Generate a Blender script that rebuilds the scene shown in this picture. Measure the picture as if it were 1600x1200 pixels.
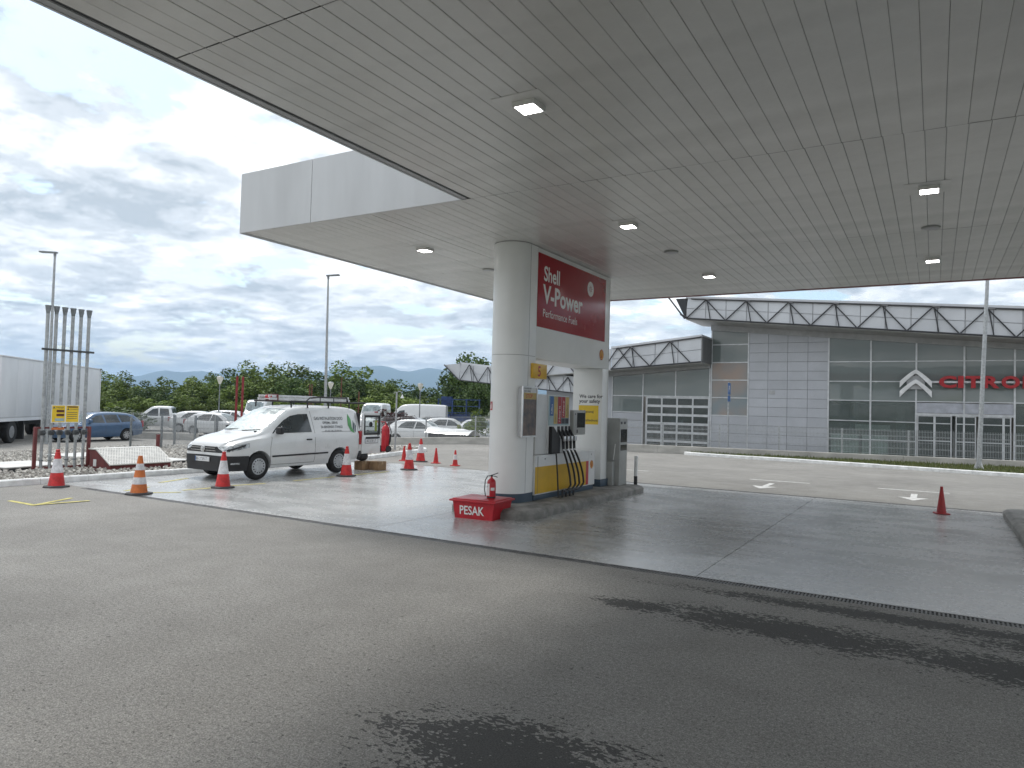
import bpy, bmesh, math, random
import numpy as np
from mathutils import Vector, Matrix
for _o in list(bpy.data.objects): bpy.data.objects.remove(_o)
R_ = math.radians
rnd = random.Random(7)
SC = bpy.context.scene
COL = SC.collection

# ------------------------------------------------------------------ camera
# measured from the vanishing points of the canopy seams, drains and kerbs
H = 1.9; F = 1115.0; CX, CY = 800.0, 600.0
def _d(p): return np.array([p[0]-CX, p[1]-CY, F])/F
_b = _d((1460, 655)); _b /= np.linalg.norm(_b)
_a = -_d((-1100, 584)); _a -= _a.dot(_b)*_b; _a /= np.linalg.norm(_a)
_dn = np.cross(_b, _a)
if _dn[1] < 0: _dn = -_dn
RW = np.array([_a, _b, -_dn])            # world = RW @ camera(x right, y down, z forward)
def ray(x, y): return RW @ _d((x, y))
def gp(x, y, z=0.0):                      # photo pixel -> point on the level z
    r = ray(x, y); t = (z-H)/r[2]; return Vector((r[0]*t, r[1]*t, z))
def onY(x, y, Y): r = ray(x, y); t = Y/r[1]; return Vector((r[0]*t, Y, H+r[2]*t))
def onX(x, y, X): r = ray(x, y); t = X/r[0]; return Vector((X, r[1]*t, H+r[2]*t))
def atD(x, y, D): r = ray(x, y)*D; return Vector((r[0], r[1], H+r[2]))
cam = bpy.data.objects.new('camera', bpy.data.cameras.new('camera')); COL.objects.link(cam)
cam.data.sensor_width = 36; cam.data.lens = F/1600*36; cam.data.sensor_fit = 'HORIZONTAL'
cam.data.clip_start = 0.05; cam.data.clip_end = 40000
_m = Matrix.Identity(4)
for _i, _v in enumerate((RW[:, 0], -RW[:, 1], -RW[:, 2])):
    for _j in range(3): _m[_j][_i] = _v[_j]
_m.translation = (0, 0, H); cam.matrix_world = _m
SC.camera = cam

# ------------------------------------------------------------------ light
SUN_EL, SUN_AZ = R_(58), R_(285)          # azimuth measured from +Y towards +X
world = bpy.data.worlds.new('World'); SC.world = world; world.use_nodes = True
def build_world():
    nt = world.node_tree; N = nt.nodes; L = nt.links; N.clear()
    def n(t, **k):
        o = N.new(t)
        for a, b in k.items(): setattr(o, a, b)
        return o
    def mth(op, a, b=None, clamp=False):
        o = n('ShaderNodeMath', operation=op, use_clamp=clamp)
        for i, v in enumerate((a, b)):
            if v is None: continue
            if isinstance(v, (int, float)): o.inputs[i].default_value = v
            else: L.new(v, o.inputs[i])
        return o.outputs[0]
    tc = n('ShaderNodeTexCoord'); sp = n('ShaderNodeSeparateXYZ'); L.new(tc.outputs['Generated'], sp.inputs[0])
    zz = mth('ADD', mth('MAXIMUM', sp.outputs[2], 0.0), 0.16)
    cb = n('ShaderNodeCombineXYZ')
    L.new(mth('DIVIDE', sp.outputs[0], zz), cb.inputs[0]); L.new(mth('DIVIDE', sp.outputs[1], zz), cb.inputs[1])
    cb.inputs[2].default_value = 3.7
    def noise(scale, detail, rough, dist=0.0, loc=(0, 0, 0)):
        mp = n('ShaderNodeMapping'); mp.inputs['Location'].default_value = loc
        L.new(cb.outputs[0], mp.inputs[0])
        o = n('ShaderNodeTexNoise'); o.inputs['Scale'].default_value = scale; o.inputs['Detail'].default_value = detail
        o.inputs['Roughness'].default_value = rough; o.inputs['Distortion'].default_value = dist
        L.new(mp.outputs[0], o.inputs['Vector']); return o.outputs[0]
    def ramp(v, pts):
        o = n('ShaderNodeValToRGB'); L.new(v, o.inputs[0]); e = o.color_ramp.elements
        while len(e) < len(pts): e.new(0.5)
        for q, (p, c) in zip(e, pts):
            q.position = p; q.color = (*c, 1) if len(c) == 3 else c
        o.color_ramp.interpolation = 'EASE'; return o.outputs[0]
    cov = ramp(mth('ADD', mth('MULTIPLY', noise(1.7, 9, .58, .2, (1.3, .2, 0)), .68), mth('MULTIPLY', noise(6.0, 6, .62, .2, (4, 1, 0)), .32)), [(.40, (0, 0, 0)), (.46, (1, 1, 1))])
    shade = ramp(mth('ADD', mth('MULTIPLY', noise(2.1, 9, .58, .3, (7.1, 3.4, 1)), .62), mth('MULTIPLY', noise(6.5, 7, .6, .2, (2.2, 8.4, 2)), .38)),
                 [(.39, (.40, .445, .49)), (.46, (.55, .59, .63)), (.525, (.75, .775, .80)), (.60, (1.04, 1.04, 1.04))])
    sky = n('ShaderNodeTexSky', sky_type='NISHITA'); sky.sun_disc = False
    sky.sun_elevation = SUN_EL; sky.sun_rotation = SUN_AZ; sky.air_density = 1.2; sky.dust_density = 1.5
    b1 = n('ShaderNodeBackground'); b1.inputs[1].default_value = .11; L.new(sky.outputs[0], b1.inputs[0])
    b2 = n('ShaderNodeBackground'); b2.inputs[1].default_value = .80; L.new(shade, b2.inputs[0])
    mx = n('ShaderNodeMixShader'); L.new(cov, mx.inputs[0]); L.new(b1.outputs[0], mx.inputs[1]); L.new(b2.outputs[0], mx.inputs[2])
    out = n('ShaderNodeOutputWorld'); L.new(mx.outputs[0], out.inputs[0])
build_world()
sun = bpy.data.objects.new('sun', bpy.data.lights.new('sun', 'SUN')); COL.objects.link(sun)
sun.data.energy = 1.2; sun.data.angle = R_(14); sun.data.color = (1, .965, .91)
_sd = Vector((math.sin(SUN_AZ)*math.cos(SUN_EL), math.cos(SUN_AZ)*math.cos(SUN_EL), math.sin(SUN_EL)))
sun.rotation_euler = _sd.to_track_quat('Z', 'Y').to_euler()
VS = SC.view_settings
VS.view_transform = 'Standard'; VS.look = 'None'; VS.gamma = 1; VS.use_curve_mapping = False
VS.exposure = 0.98
SC.cycles.max_bounces = 7; SC.cycles.transparent_max_bounces = 10
SC.render.resolution_x, SC.render.resolution_y = 1024, 768

# ------------------------------------------------------------------ materials
MATS = {}
def mk(name, col, rough=.5, metal=0., var=.12, scale=3., bump=0., bscale=60., spec=.5, coat=0., emit=None, col2=None, rvar=.12, det=6., stretch=(1, 1, 1), island=0., orand=0.):
    if name in MATS: return MATS[name]
    m = bpy.data.materials.new(name); m.use_nodes = True; MATS[name] = m
    nt = m.node_tree; N = nt.nodes; L = nt.links; p = N['Principled BSDF']
    p.inputs['Metallic'].default_value = metal; p.inputs['Specular IOR Level'].default_value = spec
    p.inputs['Coat Weight'].default_value = coat; p.inputs['Coat Roughness'].default_value = .06
    tc = N.new('ShaderNodeTexCoord'); mp = N.new('ShaderNodeMapping'); mp.inputs['Scale'].default_value = stretch
    L.new(tc.outputs['Object'], mp.inputs[0])
    ns = N.new('ShaderNodeTexNoise'); ns.inputs['Scale'].default_value = scale; ns.inputs['Detail'].default_value = det; ns.inputs['Roughness'].default_value = .62
    L.new(mp.outputs[0], ns.inputs['Vector'])
    mx = N.new('ShaderNodeMix'); mx.data_type = 'RGBA'
    c2 = col2 if col2 else tuple(max(0, c*(1-2*var)) for c in col)
    c1 = col if col2 else tuple(min(1, c*(1+var)) for c in col)
    mx.inputs[6].default_value = (*c2, 1); mx.inputs[7].default_value = (*c1, 1)
    rp = N.new('ShaderNodeMapRange'); rp.inputs[1].default_value = .3; rp.inputs[2].default_value = .7
    L.new(ns.outputs[0], rp.inputs[0])
    fac = rp.outputs[0]
    if island:
        ge = N.new('ShaderNodeNewGeometry'); mm = N.new('ShaderNodeMix')
        mm.inputs[0].default_value = island; L.new(fac, mm.inputs[2]); L.new(ge.outputs['Random Per Island'], mm.inputs[3]); fac = mm.outputs[0]
    L.new(fac, mx.inputs[0]); cout = mx.outputs[2]
    if orand:                                # every copy a little lighter or darker
        oi = N.new('ShaderNodeObjectInfo'); om = N.new('ShaderNodeMapRange'); om.inputs[3].default_value = 1-orand; om.inputs[4].default_value = 1+orand; L.new(oi.outputs['Random'], om.inputs[0])
        vm = N.new('ShaderNodeVectorMath'); vm.operation = 'SCALE'; L.new(cout, vm.inputs[0]); L.new(om.outputs[0], vm.inputs['Scale']); cout = vm.outputs[0]
    L.new(cout, p.inputs['Base Color'])
    rr = N.new('ShaderNodeMapRange'); rr.inputs[3].default_value = max(.02, rough-rvar*.6); rr.inputs[4].default_value = min(1, rough+rvar)
    L.new(ns.outputs[0], rr.inputs[0]); L.new(rr.outputs[0], p.inputs['Roughness'])
    if bump:
        nb = N.new('ShaderNodeTexNoise'); nb.inputs['Scale'].default_value = bscale; nb.inputs['Detail'].default_value = 4
        L.new(mp.outputs[0], nb.inputs['Vector'])
        bp = N.new('ShaderNodeBump'); bp.inputs['Strength'].default_value = min(1, bump); bp.inputs['Distance'].default_value = .01
        L.new(nb.outputs[0], bp.inputs['Height']); L.new(bp.outputs[0], p.inputs['Normal'])
    if emit:
        p.inputs['Emission Color'].default_value = (*emit[:3], 1); p.inputs['Emission Strength'].default_value = emit[3]
    return m
def mk_glass(name, tint, mixf, rough=.03):
    m = bpy.data.materials.new(name); m.use_nodes = True; nt = m.node_tree; N = nt.nodes; L = nt.links; N.clear()
    out = N.new('ShaderNodeOutputMaterial'); t = N.new('ShaderNodeBsdfTransparent'); t.inputs[0].default_value = (*tint, 1)
    g = N.new('ShaderNodeBsdfPrincipled'); g.inputs['Base Color'].default_value = (.26, .305, .30, 1); g.inputs['Roughness'].default_value = rough
    g.inputs['Specular IOR Level'].default_value = .9
    tc = N.new('ShaderNodeTexCoord'); nb = N.new('ShaderNodeTexNoise'); nb.inputs['Scale'].default_value = .9; L.new(tc.outputs['Object'], nb.inputs['Vector'])
    bp = N.new('ShaderNodeBump'); bp.inputs['Strength'].default_value = .06; bp.inputs['Distance'].default_value = .05; L.new(nb.outputs[0], bp.inputs['Height']); L.new(bp.outputs[0], g.inputs['Normal'])
    mx = N.new('ShaderNodeMixShader'); mx.inputs[0].default_value = mixf
    L.new(t.outputs[0], mx.inputs[1]); L.new(g.outputs[0], mx.inputs[2]); L.new(mx.outputs[0], out.inputs[0]); MATS[name] = m; return m

# ------------------------------------------------------------------ mesh helpers
class MB:
    def __init__(s): s.v = []; s.f = []; s.sm = []
    def add(s, v, f, smooth=False):
        o = len(s.v); s.v += [tuple(p) for p in v]; s.f += [tuple(i+o for i in q) for q in f]; s.sm += [smooth]*len(f); return s
    def box(s, a, b):
        x0, y0, z0 = [min(p, q) for p, q in zip(a, b)]; x1, y1, z1 = [max(p, q) for p, q in zip(a, b)]
        v = [(x0, y0, z0), (x1, y0, z0), (x1, y1, z0), (x0, y1, z0), (x0, y0, z1), (x1, y0, z1), (x1, y1, z1), (x0, y1, z1)]
        return s.add(v, [(0, 3, 2, 1), (4, 5, 6, 7), (0, 1, 5, 4), (1, 2, 6, 5), (2, 3, 7, 6), (3, 0, 4, 7)])
    def bbox(s, a, b, r=.01):            # box with chamfered edges
        x0, y0, z0 = [min(p, q) for p, q in zip(a, b)]; x1, y1, z1 = [max(p, q) for p, q in zip(a, b)]
        r = min(r, (x1-x0)*.45, (y1-y0)*.45, (z1-z0)*.45)
        bm = bmesh.new(); bmesh.ops.create_cube(bm, size=1)
        for q in bm.verts: q.co = ((x0+x1)/2+q.co.x*(x1-x0), (y0+y1)/2+q.co.y*(y1-y0), (z0+z1)/2+q.co.z*(z1-z0))
        bmesh.ops.bevel(bm, geom=bm.edges[:], offset=r, segments=2, affect='EDGES', profile=.5)
        return s.bm(bm)
    def bm(s, bm, smooth=False):
        bm.verts.ensure_lookup_table()
        for i, q in enumerate(bm.verts): q.index = i
        s.add([q.co[:] for q in bm.verts], [[q.index for q in f.verts] for f in bm.faces], smooth); bm.free(); return s
    def prism(s, poly, ext, smooth=False):   # poly: 3D points; ext: vector
        n = len(poly); e = Vector(ext); p = [Vector(q) for q in poly]
        v = [q[:] for q in p]+[(q+e)[:] for q in p]
        f = [tuple(range(n))[::-1], tuple(range(n, 2*n))]+[(i, (i+1) % n, n+(i+1) % n, n+i) for i in range(n)]
        return s.add(v, f, smooth)
    def quad(s, a, b, c, d): return s.add([a, b, c, d], [(0, 1, 2, 3)])
    def tube(s, pts, r, n=8, cap=True):
        p = [Vector(q) for q in pts]; rs = r if isinstance(r, (list, tuple)) else [r]*len(p); v = []; up = None
        for i, q in enumerate(p):
            t = (p[min(i+1, len(p)-1)]-p[max(i-1, 0)]).normalized()
            if up is None: up = Vector((0, 0, 1)) if abs(t.z) < .9 else Vector((0, 1, 0))
            a = t.cross(up)
            if a.length < 1e-4: up = Vector((1, 0, 0)); a = t.cross(up)
            a.normalize(); b = a.cross(t); up = b
            for k in range(n):
                an = 2*math.pi*k/n; v.append((q+a*math.cos(an)*rs[i]+b*math.sin(an)*rs[i])[:])
        f = []
        for i in range(len(p)-1):
            for k in range(n): f.append((i*n+k, i*n+(k+1) % n, (i+1)*n+(k+1) % n, (i+1)*n+k))
        s.add(v, f, True)
        if cap:
            o = len(s.v)-len(v); s.f += [tuple(o+k for k in range(n)), tuple(o+(len(p)-1)*n+k for k in range(n))[::-1]]; s.sm += [False]*2
        return s
    def lathe(s, prof, c=(0, 0, 0), axis='z', n=20, smooth=True, cap=True):  # prof: (radius, height)
        v = []
        for r, h in prof:
            for k in range(n):
                a = 2*math.pi*k/n; x, y = r*math.cos(a), r*math.sin(a)
                q = (x, y, h) if axis == 'z' else (h, x, y) if axis == 'x' else (y, h, x)
                v.append((q[0]+c[0], q[1]+c[1], q[2]+c[2]))
        m = len(prof); f = []
        for i in range(m-1):
            for k in range(n): f.append((i*n+k, i*n+(k+1) % n, (i+1)*n+(k+1) % n, (i+1)*n+k))
        s.add(v, f, smooth)
        o = len(s.v)-len(v)
        if cap and prof[0][0] > 1e-5: s.f.append(tuple(o+k for k in range(n))[::-1]); s.sm.append(False)
        if cap and prof[-1][0] > 1e-5: s.f.append(tuple(o+(m-1)*n+k for k in range(n))); s.sm.append(False)
        return s
    def disc(s, c, r, nrm='x', n=20, t=.004): 
        return s.lathe([(r, -t/2), (r, t/2)], c, nrm, n, False)
    def mesh(s, name, mat, off=(0, 0, 0), sharp=None):
        me = bpy.data.meshes.new(name)
        me.from_pydata([(a-off[0], b-off[1], c-off[2]) for a, b, c in s.v], [], s.f)
        me.polygons.foreach_set('use_smooth', s.sm)
        bm = bmesh.new(); bm.from_mesh(me); bmesh.ops.recalc_face_normals(bm, faces=bm.faces[:]); bm.to_mesh(me); bm.free()
        if sharp: me.set_sharp_from_angle(angle=R_(sharp))
        me.materials.append(MATS[mat] if isinstance(mat, str) else mat); return me
    def build(s, name, mat, parent=None, local=False, label=None, sharp=35):
        off = (0, 0, 0)
        if parent is not None and not local: off = wloc(parent)
        o = bpy.data.objects.new(name, s.mesh(name, mat, off, sharp)); COL.objects.link(o)
        if parent is not None: o.parent = parent
        if label: o['label'] = label
        return o
def wloc(o):
    p = Vector((0, 0, 0))
    while o is not None: p += o.location; o = o.parent
    return p
def tag(o, label, cat, group=None, kind=None):
    if label: o['label'] = label
    if cat: o['category'] = cat
    if group: o['group'] = group
    if kind: o['kind'] = kind
    return o
def thing(name, label, cat, loc=(0, 0, 0), rz=0., group=None):
    o = bpy.data.objects.new(name, None); COL.objects.link(o); o.location = loc; o.rotation_euler = (0, 0, rz); o.empty_display_size = .2
    return tag(o, label, cat, group)
def struct(o): o['kind'] = 'structure'; return o
def dup(root, loc, rz=None, label=None):
    r = root.copy(); COL.objects.link(r); r.location = loc
    if rz is not None: r.rotation_euler = (0, 0, rz)
    if label: r['label'] = label
    for ch in list(root.children):
        c = ch.copy(); COL.objects.link(c); c.parent = r
        for g in list(ch.children):
            d = g.copy(); COL.objects.link(d); d.parent = c
    return r
def text2d(s, size=1., bold=0., align='LEFT', sx=1.):
    cu = bpy.data.curves.new('t', 'FONT'); cu.body = s; cu.size = size; cu.offset = bold*size; cu.align_x = align; cu.resolution_u = 3; cu.fill_mode = 'FRONT'
    o = bpy.data.objects.new('t', cu); COL.objects.link(o)
    dg = bpy.context.evaluated_depsgraph_get(); me = bpy.data.meshes.new_from_object(o.evaluated_get(dg))
    v = [(q.co.x*sx, q.co.y) for q in me.vertices]; f = [tuple(p.vertices) for p in me.polygons]
    bpy.data.objects.remove(o); bpy.data.curves.remove(cu); bpy.data.meshes.remove(me); return v, f
def put_text(mb, s, size, fn, bold=0., align='LEFT', sx=1.):
    v, f = text2d(s, size, bold, align, sx); return mb.add([fn(a, b) for a, b in v], f)
def pchip(pts):
    x = np.array([p[0] for p in pts], float); y = np.array([p[1] for p in pts], float); h = np.diff(x); dl = np.diff(y)/h
    d = np.zeros(len(x)); d[0] = dl[0]; d[-1] = dl[-1]
    for i in range(1, len(x)-1):
        if dl[i-1]*dl[i] > 0:
            w1 = 2*h[i]+h[i-1]; w2 = h[i]+2*h[i-1]; d[i] = (w1+w2)/(w1/dl[i-1]+w2/dl[i])
    def fn(t):
        t = min(max(t, x[0]), x[-1]); i = min(int(np.searchsorted(x, t, 'right'))-1, len(h)-1); s = (t-x[i])/h[i]
        return float((1+2*s)*(1-s)**2*y[i]+s*(1-s)**2*h[i]*d[i]+s*s*(3-2*s)*y[i+1]+s*s*(s-1)*h[i]*d[i+1])
    return fn
def decal(mb, poly, fn, cuts=3):        # a 2D outline laid on a curved surface
    bm = bmesh.new(); bm.faces.new([bm.verts.new((a, b, 0)) for a, b in poly])
    bmesh.ops.triangulate(bm, faces=bm.faces[:])
    if cuts: bmesh.ops.subdivide_edges(bm, edges=bm.edges[:], cuts=cuts, use_grid_fill=True)
    bmesh.ops.triangulate(bm, faces=bm.faces[:])
    for q in bm.verts: q.co = fn(q.co.x, q.co.y)
    return mb.bm(bm, True)
# ------------------------------------------------------------------ material list
mk('soffit', (.645, .645, .62), .23, var=.07, scale=1.1, bump=.12, bscale=2.2, spec=.7, rvar=.08, orand=.035)
mk('soffit_gap', (.21, .21, .20), .8)
mk('fascia', (.58, .595, .61), .38, var=.06, scale=1.2, stretch=(1, 1, .2))
mk('trim_grey', (.40, .41, .42), .4, var=.1)
mk('trim_dark', (.06, .065, .07), .5)
mk('red_band', (.20, .02, .03), .35, var=.06)
mk('white_clad', (.79, .80, .79), .30, var=.035, scale=1.2, coat=.15)
mk('clad_line', (.25, .255, .25), .6)
mk('blue_skirt', (.055, .085, .12), .45)
mk('white_paint', (.74, .75, .74), .4, var=.05)
mk('white_letter', (.82, .82, .80), .5, var=.02)
mk('sign_red', (.33, .009, .018), .22, var=.04, scale=1.5)
mk('sign_red2', (.36, .012, .02), .35, var=.05)
mk('sign_yellow', (.72, .42, .015), .3, var=.05)
mk('sign_yellow2', (.80, .55, .03), .4, var=.06)
mk('sign_dark', (.03, .03, .04), .4)
mk('sign_blue', (.03, .12, .34), .35)
mk('sign_tan', (.52, .38, .12), .4)
mk('sign_teal', (.33, .45, .48), .4)
mk('paint_red', (.45, .02, .03), .35, var=.1)
mk('bin_red', (.48, .014, .026), .32, var=.14, scale=5)
mk('maroon', (.16, .035, .035), .6, var=.2, scale=6, bump=.2)
mk('rubber', (.018, .018, .02), .75, var=.2)
mk('black_plastic', (.022, .023, .026), .55, var=.15)
mk('hose', (.015, .015, .017), .4)
mk('cabinet_white', (.66, .67, .67), .35, var=.05)
mk('cabinet_yellow', (.62, .37, .01), .38, var=.08, scale=2.5)
mk('cabinet_grey', (.36, .37, .36), .45, var=.08)
mk('galv', (.42, .44, .45), .48, metal=.55, var=.18, scale=14)
mk('galv_dark', (.24, .26, .27), .5, metal=.5, var=.2, scale=12)
mk('steel', (.55, .56, .57), .35, metal=.9)
mk('alu', (.72, .73, .74), .4, metal=.5, var=.1)
mk('screen', (.008, .009, .012), .08)
mk('led', (.9, .9, .9), .5, emit=(1, .98, .94, 9.0))
mk('lamp_frame', (.68, .68, .66), .5)
mk('kerb_concrete', (.26, .255, .24), .8, var=.3, scale=3.5, bump=.5, bscale=40)
mk('kerb_white', (.80, .81, .80), .75, var=.14, scale=4, bump=.4, bscale=30)
mk('wall_concrete', (.44, .43, .40), .85, var=.15, scale=1.2, bump=.3, bscale=25, stretch=(1, 1, 2.5))
mk('gravel', (.62, .60, .55), .85, col2=(.20, .185, .17), scale=9, island=.85)
mk('gravel_bed', (.30, .285, .26), .95, var=.4, scale=22, bump=1, bscale=18)
mk('hatch_plate', (.62, .62, .60), .5, var=.1)
mk('checker_plate', (.66, .655, .62), .45, var=.12, scale=5)
mk('stud', (.20, .20, .20), .5)
mk('cone_red', (.60, .03, .03), .5, var=.20, scale=9)
mk('cone_orange', (.62, .17, .04), .5, var=.14, scale=9)
mk('cone_white', (.72, .71, .73), .55, var=.17, scale=14)
mk('cone_dark_red', (.34, .012, .014), .45, var=.15, scale=9)
mk('cone_base', (.05, .05, .052), .75, var=.3)
mk('card', (.30, .19, .105), .85, var=.2, scale=6)
mk('car_white', (.70, .715, .72), .28, var=.03, coat=.7)
mk('car_silver', (.50, .52, .54), .3, metal=.3, coat=.6)
mk('car_blue', (.065, .125, .225), .3, metal=.25, var=.05, coat=.7)
mk('car_grey', (.18, .19, .20), .3, metal=.3, coat=.6)
mk('car_glass', (.03, .04, .045), .05, var=.25, scale=2, spec=.9)
mk('car_glass_lit', (.20, .25, .26), .06, var=.35, scale=3, spec=.9)
mk('sun_shade', (.80, .82, .82), .33, metal=.35, var=.14, scale=8, bump=1, bscale=11)
mk('lamp_lens', (.45, .48, .5), .12, var=.5, scale=14, spec=.9)
mk('tail_lens', (.35, .015, .02), .15)
mk('tyre', (.022, .022, .023), .8, var=.25, scale=20)
mk('rim', (.46, .47, .48), .35, metal=.7, var=.15, scale=10)
mk('plate', (.72, .73, .74), .4)
mk('plate_ink', (.03, .035, .06), .5)
mk('seam', (.11, .11, .11), .7)
mk('chrome', (.72, .73, .74), .12, metal=1.)
mk('logo_green', (.10, .36, .12), .4)
mk('logo_navy', (.05, .09, .10), .4)
mk('ink', (.07, .08, .09), .5)
mk('trailer_white', (.64, .66, .68), .45, var=.07, scale=.7, stretch=(1, 1, .35))
mk('truck_black', (.03, .03, .032), .6, var=.3)
mk('tank_alu', (.62, .60, .54), .4, metal=.4, var=.15)
mk('clad_grey', (.44, .46, .495), .40, metal=.2, var=.05, scale=.8, orand=.05)
mk('roof_sheet', (.54, .56, .59), .42, metal=.2, var=.06, scale=.5, orand=.05)
mk('roof_dark', (.14, .145, .15), .6)
mk('soffit_far', (.36, .36, .35), .6, var=.1, stretch=(1, .2, 1))
mk('truss', (.035, .037, .042), .5)
mk('mullion', (.58, .60, .62), .4, metal=.4)
mk('spandrel', (.42, .44, .49), .4, metal=.2)
mk('print_tan', (.36, .27, .22), .3, col2=(.17, .25, .29), scale=.55, det=1.5, rvar=.02)
mk('interior', (.45, .42, .38), .8, var=.3, scale=.6)
mk('interior_floor', (.20, .19, .18), .4)
mk('counter', (.85, .88, .86), .5)
mk('wood_brown', (.20, .10, .055), .6, var=.3, scale=2.5, stretch=(.3, 1, 4))
mk('letter_red', (.42, .012, .02), .3)
mk('bark', (.10, .08, .06), .9, var=.3, scale=12)
mk('leaf_mid', (.17, .235, .044), .6, col2=(.075, .115, .022), scale=.5, island=.6, spec=.25, orand=.28)
mk('leaf_dark', (.105, .165, .042), .6, col2=(.034, .062, .020), scale=.5, island=.6, spec=.25, orand=.22)
mk('leaf_light', (.23, .305, .05), .6, col2=(.13, .19, .030), scale=.6, island=.6, spec=.25, orand=.2)
mk('leaf_red', (.085, .022, .020), .7, col2=(.03, .008, .008), scale=2, island=.6)
mk('grass', (.15, .17, .05), .8, col2=(.05, .075, .02), scale=3, island=.7)
mk('meadow', (.08, .10, .04), .95, var=.4, scale=.05)
mk('soil', (.16, .14, .10), .95, var=.3, scale=4, bump=.6)
mk('hill', (.045, .07, .05), .95, var=.2, scale=.001)
mk('line_white', (.66, .66, .64), .7, var=.25, scale=9)
mk('line_yellow', (.58, .52, .16), .7, var=.28, scale=9)
mk('grate', (.21, .21, .21), .5, metal=.5, var=.3, scale=9)
mk('grate_pit', (.006, .006, .006), .9)
mk('red_pole', (.24, .022, .026), .5, var=.15)
mk('rust_red', (.15, .05, .03), .7, var=.3)
mk('blue_steel', (.015, .045, .15), .5, var=.3)
mk('globe', (.74, .72, .64), .3)
mk('hiviz', (.55, .62, .04), .6)
mk('seam_line', (.17, .17, .16), .9)
mk_glass('glass_show', (.74, .80, .78), .26)
mk_glass('glass_upper', (.32, .38, .38), .66)
mk_glass('glass_garage', (.55, .58, .6), .22)
mk_glass('glass_pane', (.90, .93, .93), .10)

def node_mat(name):
    m = bpy.data.materials.new(name); m.use_nodes = True; MATS[name] = m
    nt = m.node_tree; N = nt.nodes; L = nt.links; p = N['Principled BSDF']
    tc = N.new('ShaderNodeTexCoord')
    def noise(scale, det=6, rough=.6, stretch=(1, 1, 1), loc=(0, 0, 0), dist=0.):
        mp = N.new('ShaderNodeMapping'); mp.inputs['Scale'].default_value = stretch; mp.inputs['Location'].default_value = loc; L.new(tc.outputs['Object'], mp.inputs[0])
        o = N.new('ShaderNodeTexNoise'); o.inputs['Scale'].default_value = scale; o.inputs['Detail'].default_value = det; o.inputs['Roughness'].default_value = rough; o.inputs['Distortion'].default_value = dist
        L.new(mp.outputs[0], o.inputs['Vector']); return o.outputs[0]
    def mr(v, a, b, c=0., d=1., smooth=False):
        o = N.new('ShaderNodeMapRange'); o.inputs[1].default_value = a; o.inputs[2].default_value = b; o.inputs[3].default_value = c; o.inputs[4].default_value = d
        if smooth: o.interpolation_type = 'SMOOTHSTEP'
        L.new(v, o.inputs[0]); return o.outputs[0]
    def mt(op, a, b=None, cl=False):
        o = N.new('ShaderNodeMath'); o.operation = op; o.use_clamp = cl
        for i, v in enumerate((a, b)):
            if v is None: continue
            if isinstance(v, (int, float)): o.inputs[i].default_value = v
            else: L.new(v, o.inputs[i])
        return o.outputs[0]
    def mix(f, a, b, bt='MIX'):
        o = N.new('ShaderNodeMix'); o.data_type = 'RGBA'; o.blend_type = bt
        for i, v in ((0, f), (6, a), (7, b)):
            if isinstance(v, (int, float)): o.inputs[i].default_value = v
            elif isinstance(v, tuple): o.inputs[i].default_value = (*v, 1)
            else: L.new(v, o.inputs[i])
        return o.outputs[2]
    def ell(cx, cy, rx, ry, rot=0.):
        mp = N.new('ShaderNodeMapping'); mp.vector_type = 'TEXTURE'
        mp.inputs['Location'].default_value = (cx, cy, 0); mp.inputs['Rotation'].default_value = (0, 0, rot); mp.inputs['Scale'].default_value = (rx, ry, 1)
        L.new(tc.outputs['Object'], mp.inputs[0]); vl = N.new('ShaderNodeVectorMath'); vl.operation = 'MULTIPLY'; vl.inputs[1].default_value = (1, 1, 0)
        L.new(mp.outputs[0], vl.inputs[0]); ln = N.new('ShaderNodeVectorMath'); ln.operation = 'LENGTH'; L.new(vl.outputs[0], ln.inputs[0])
        return mr(ln.outputs[1], 0, 1.6, 1.0, 0.)
    def bump(hs, dist=.01):
        bp = N.new('ShaderNodeBump'); bp.inputs['Strength'].default_value = 1; bp.inputs['Distance'].default_value = dist; L.new(hs, bp.inputs['Height']); L.new(bp.outputs[0], p.inputs['Normal'])
    return p, L, noise, mr, mt, mix, ell, bump
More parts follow.
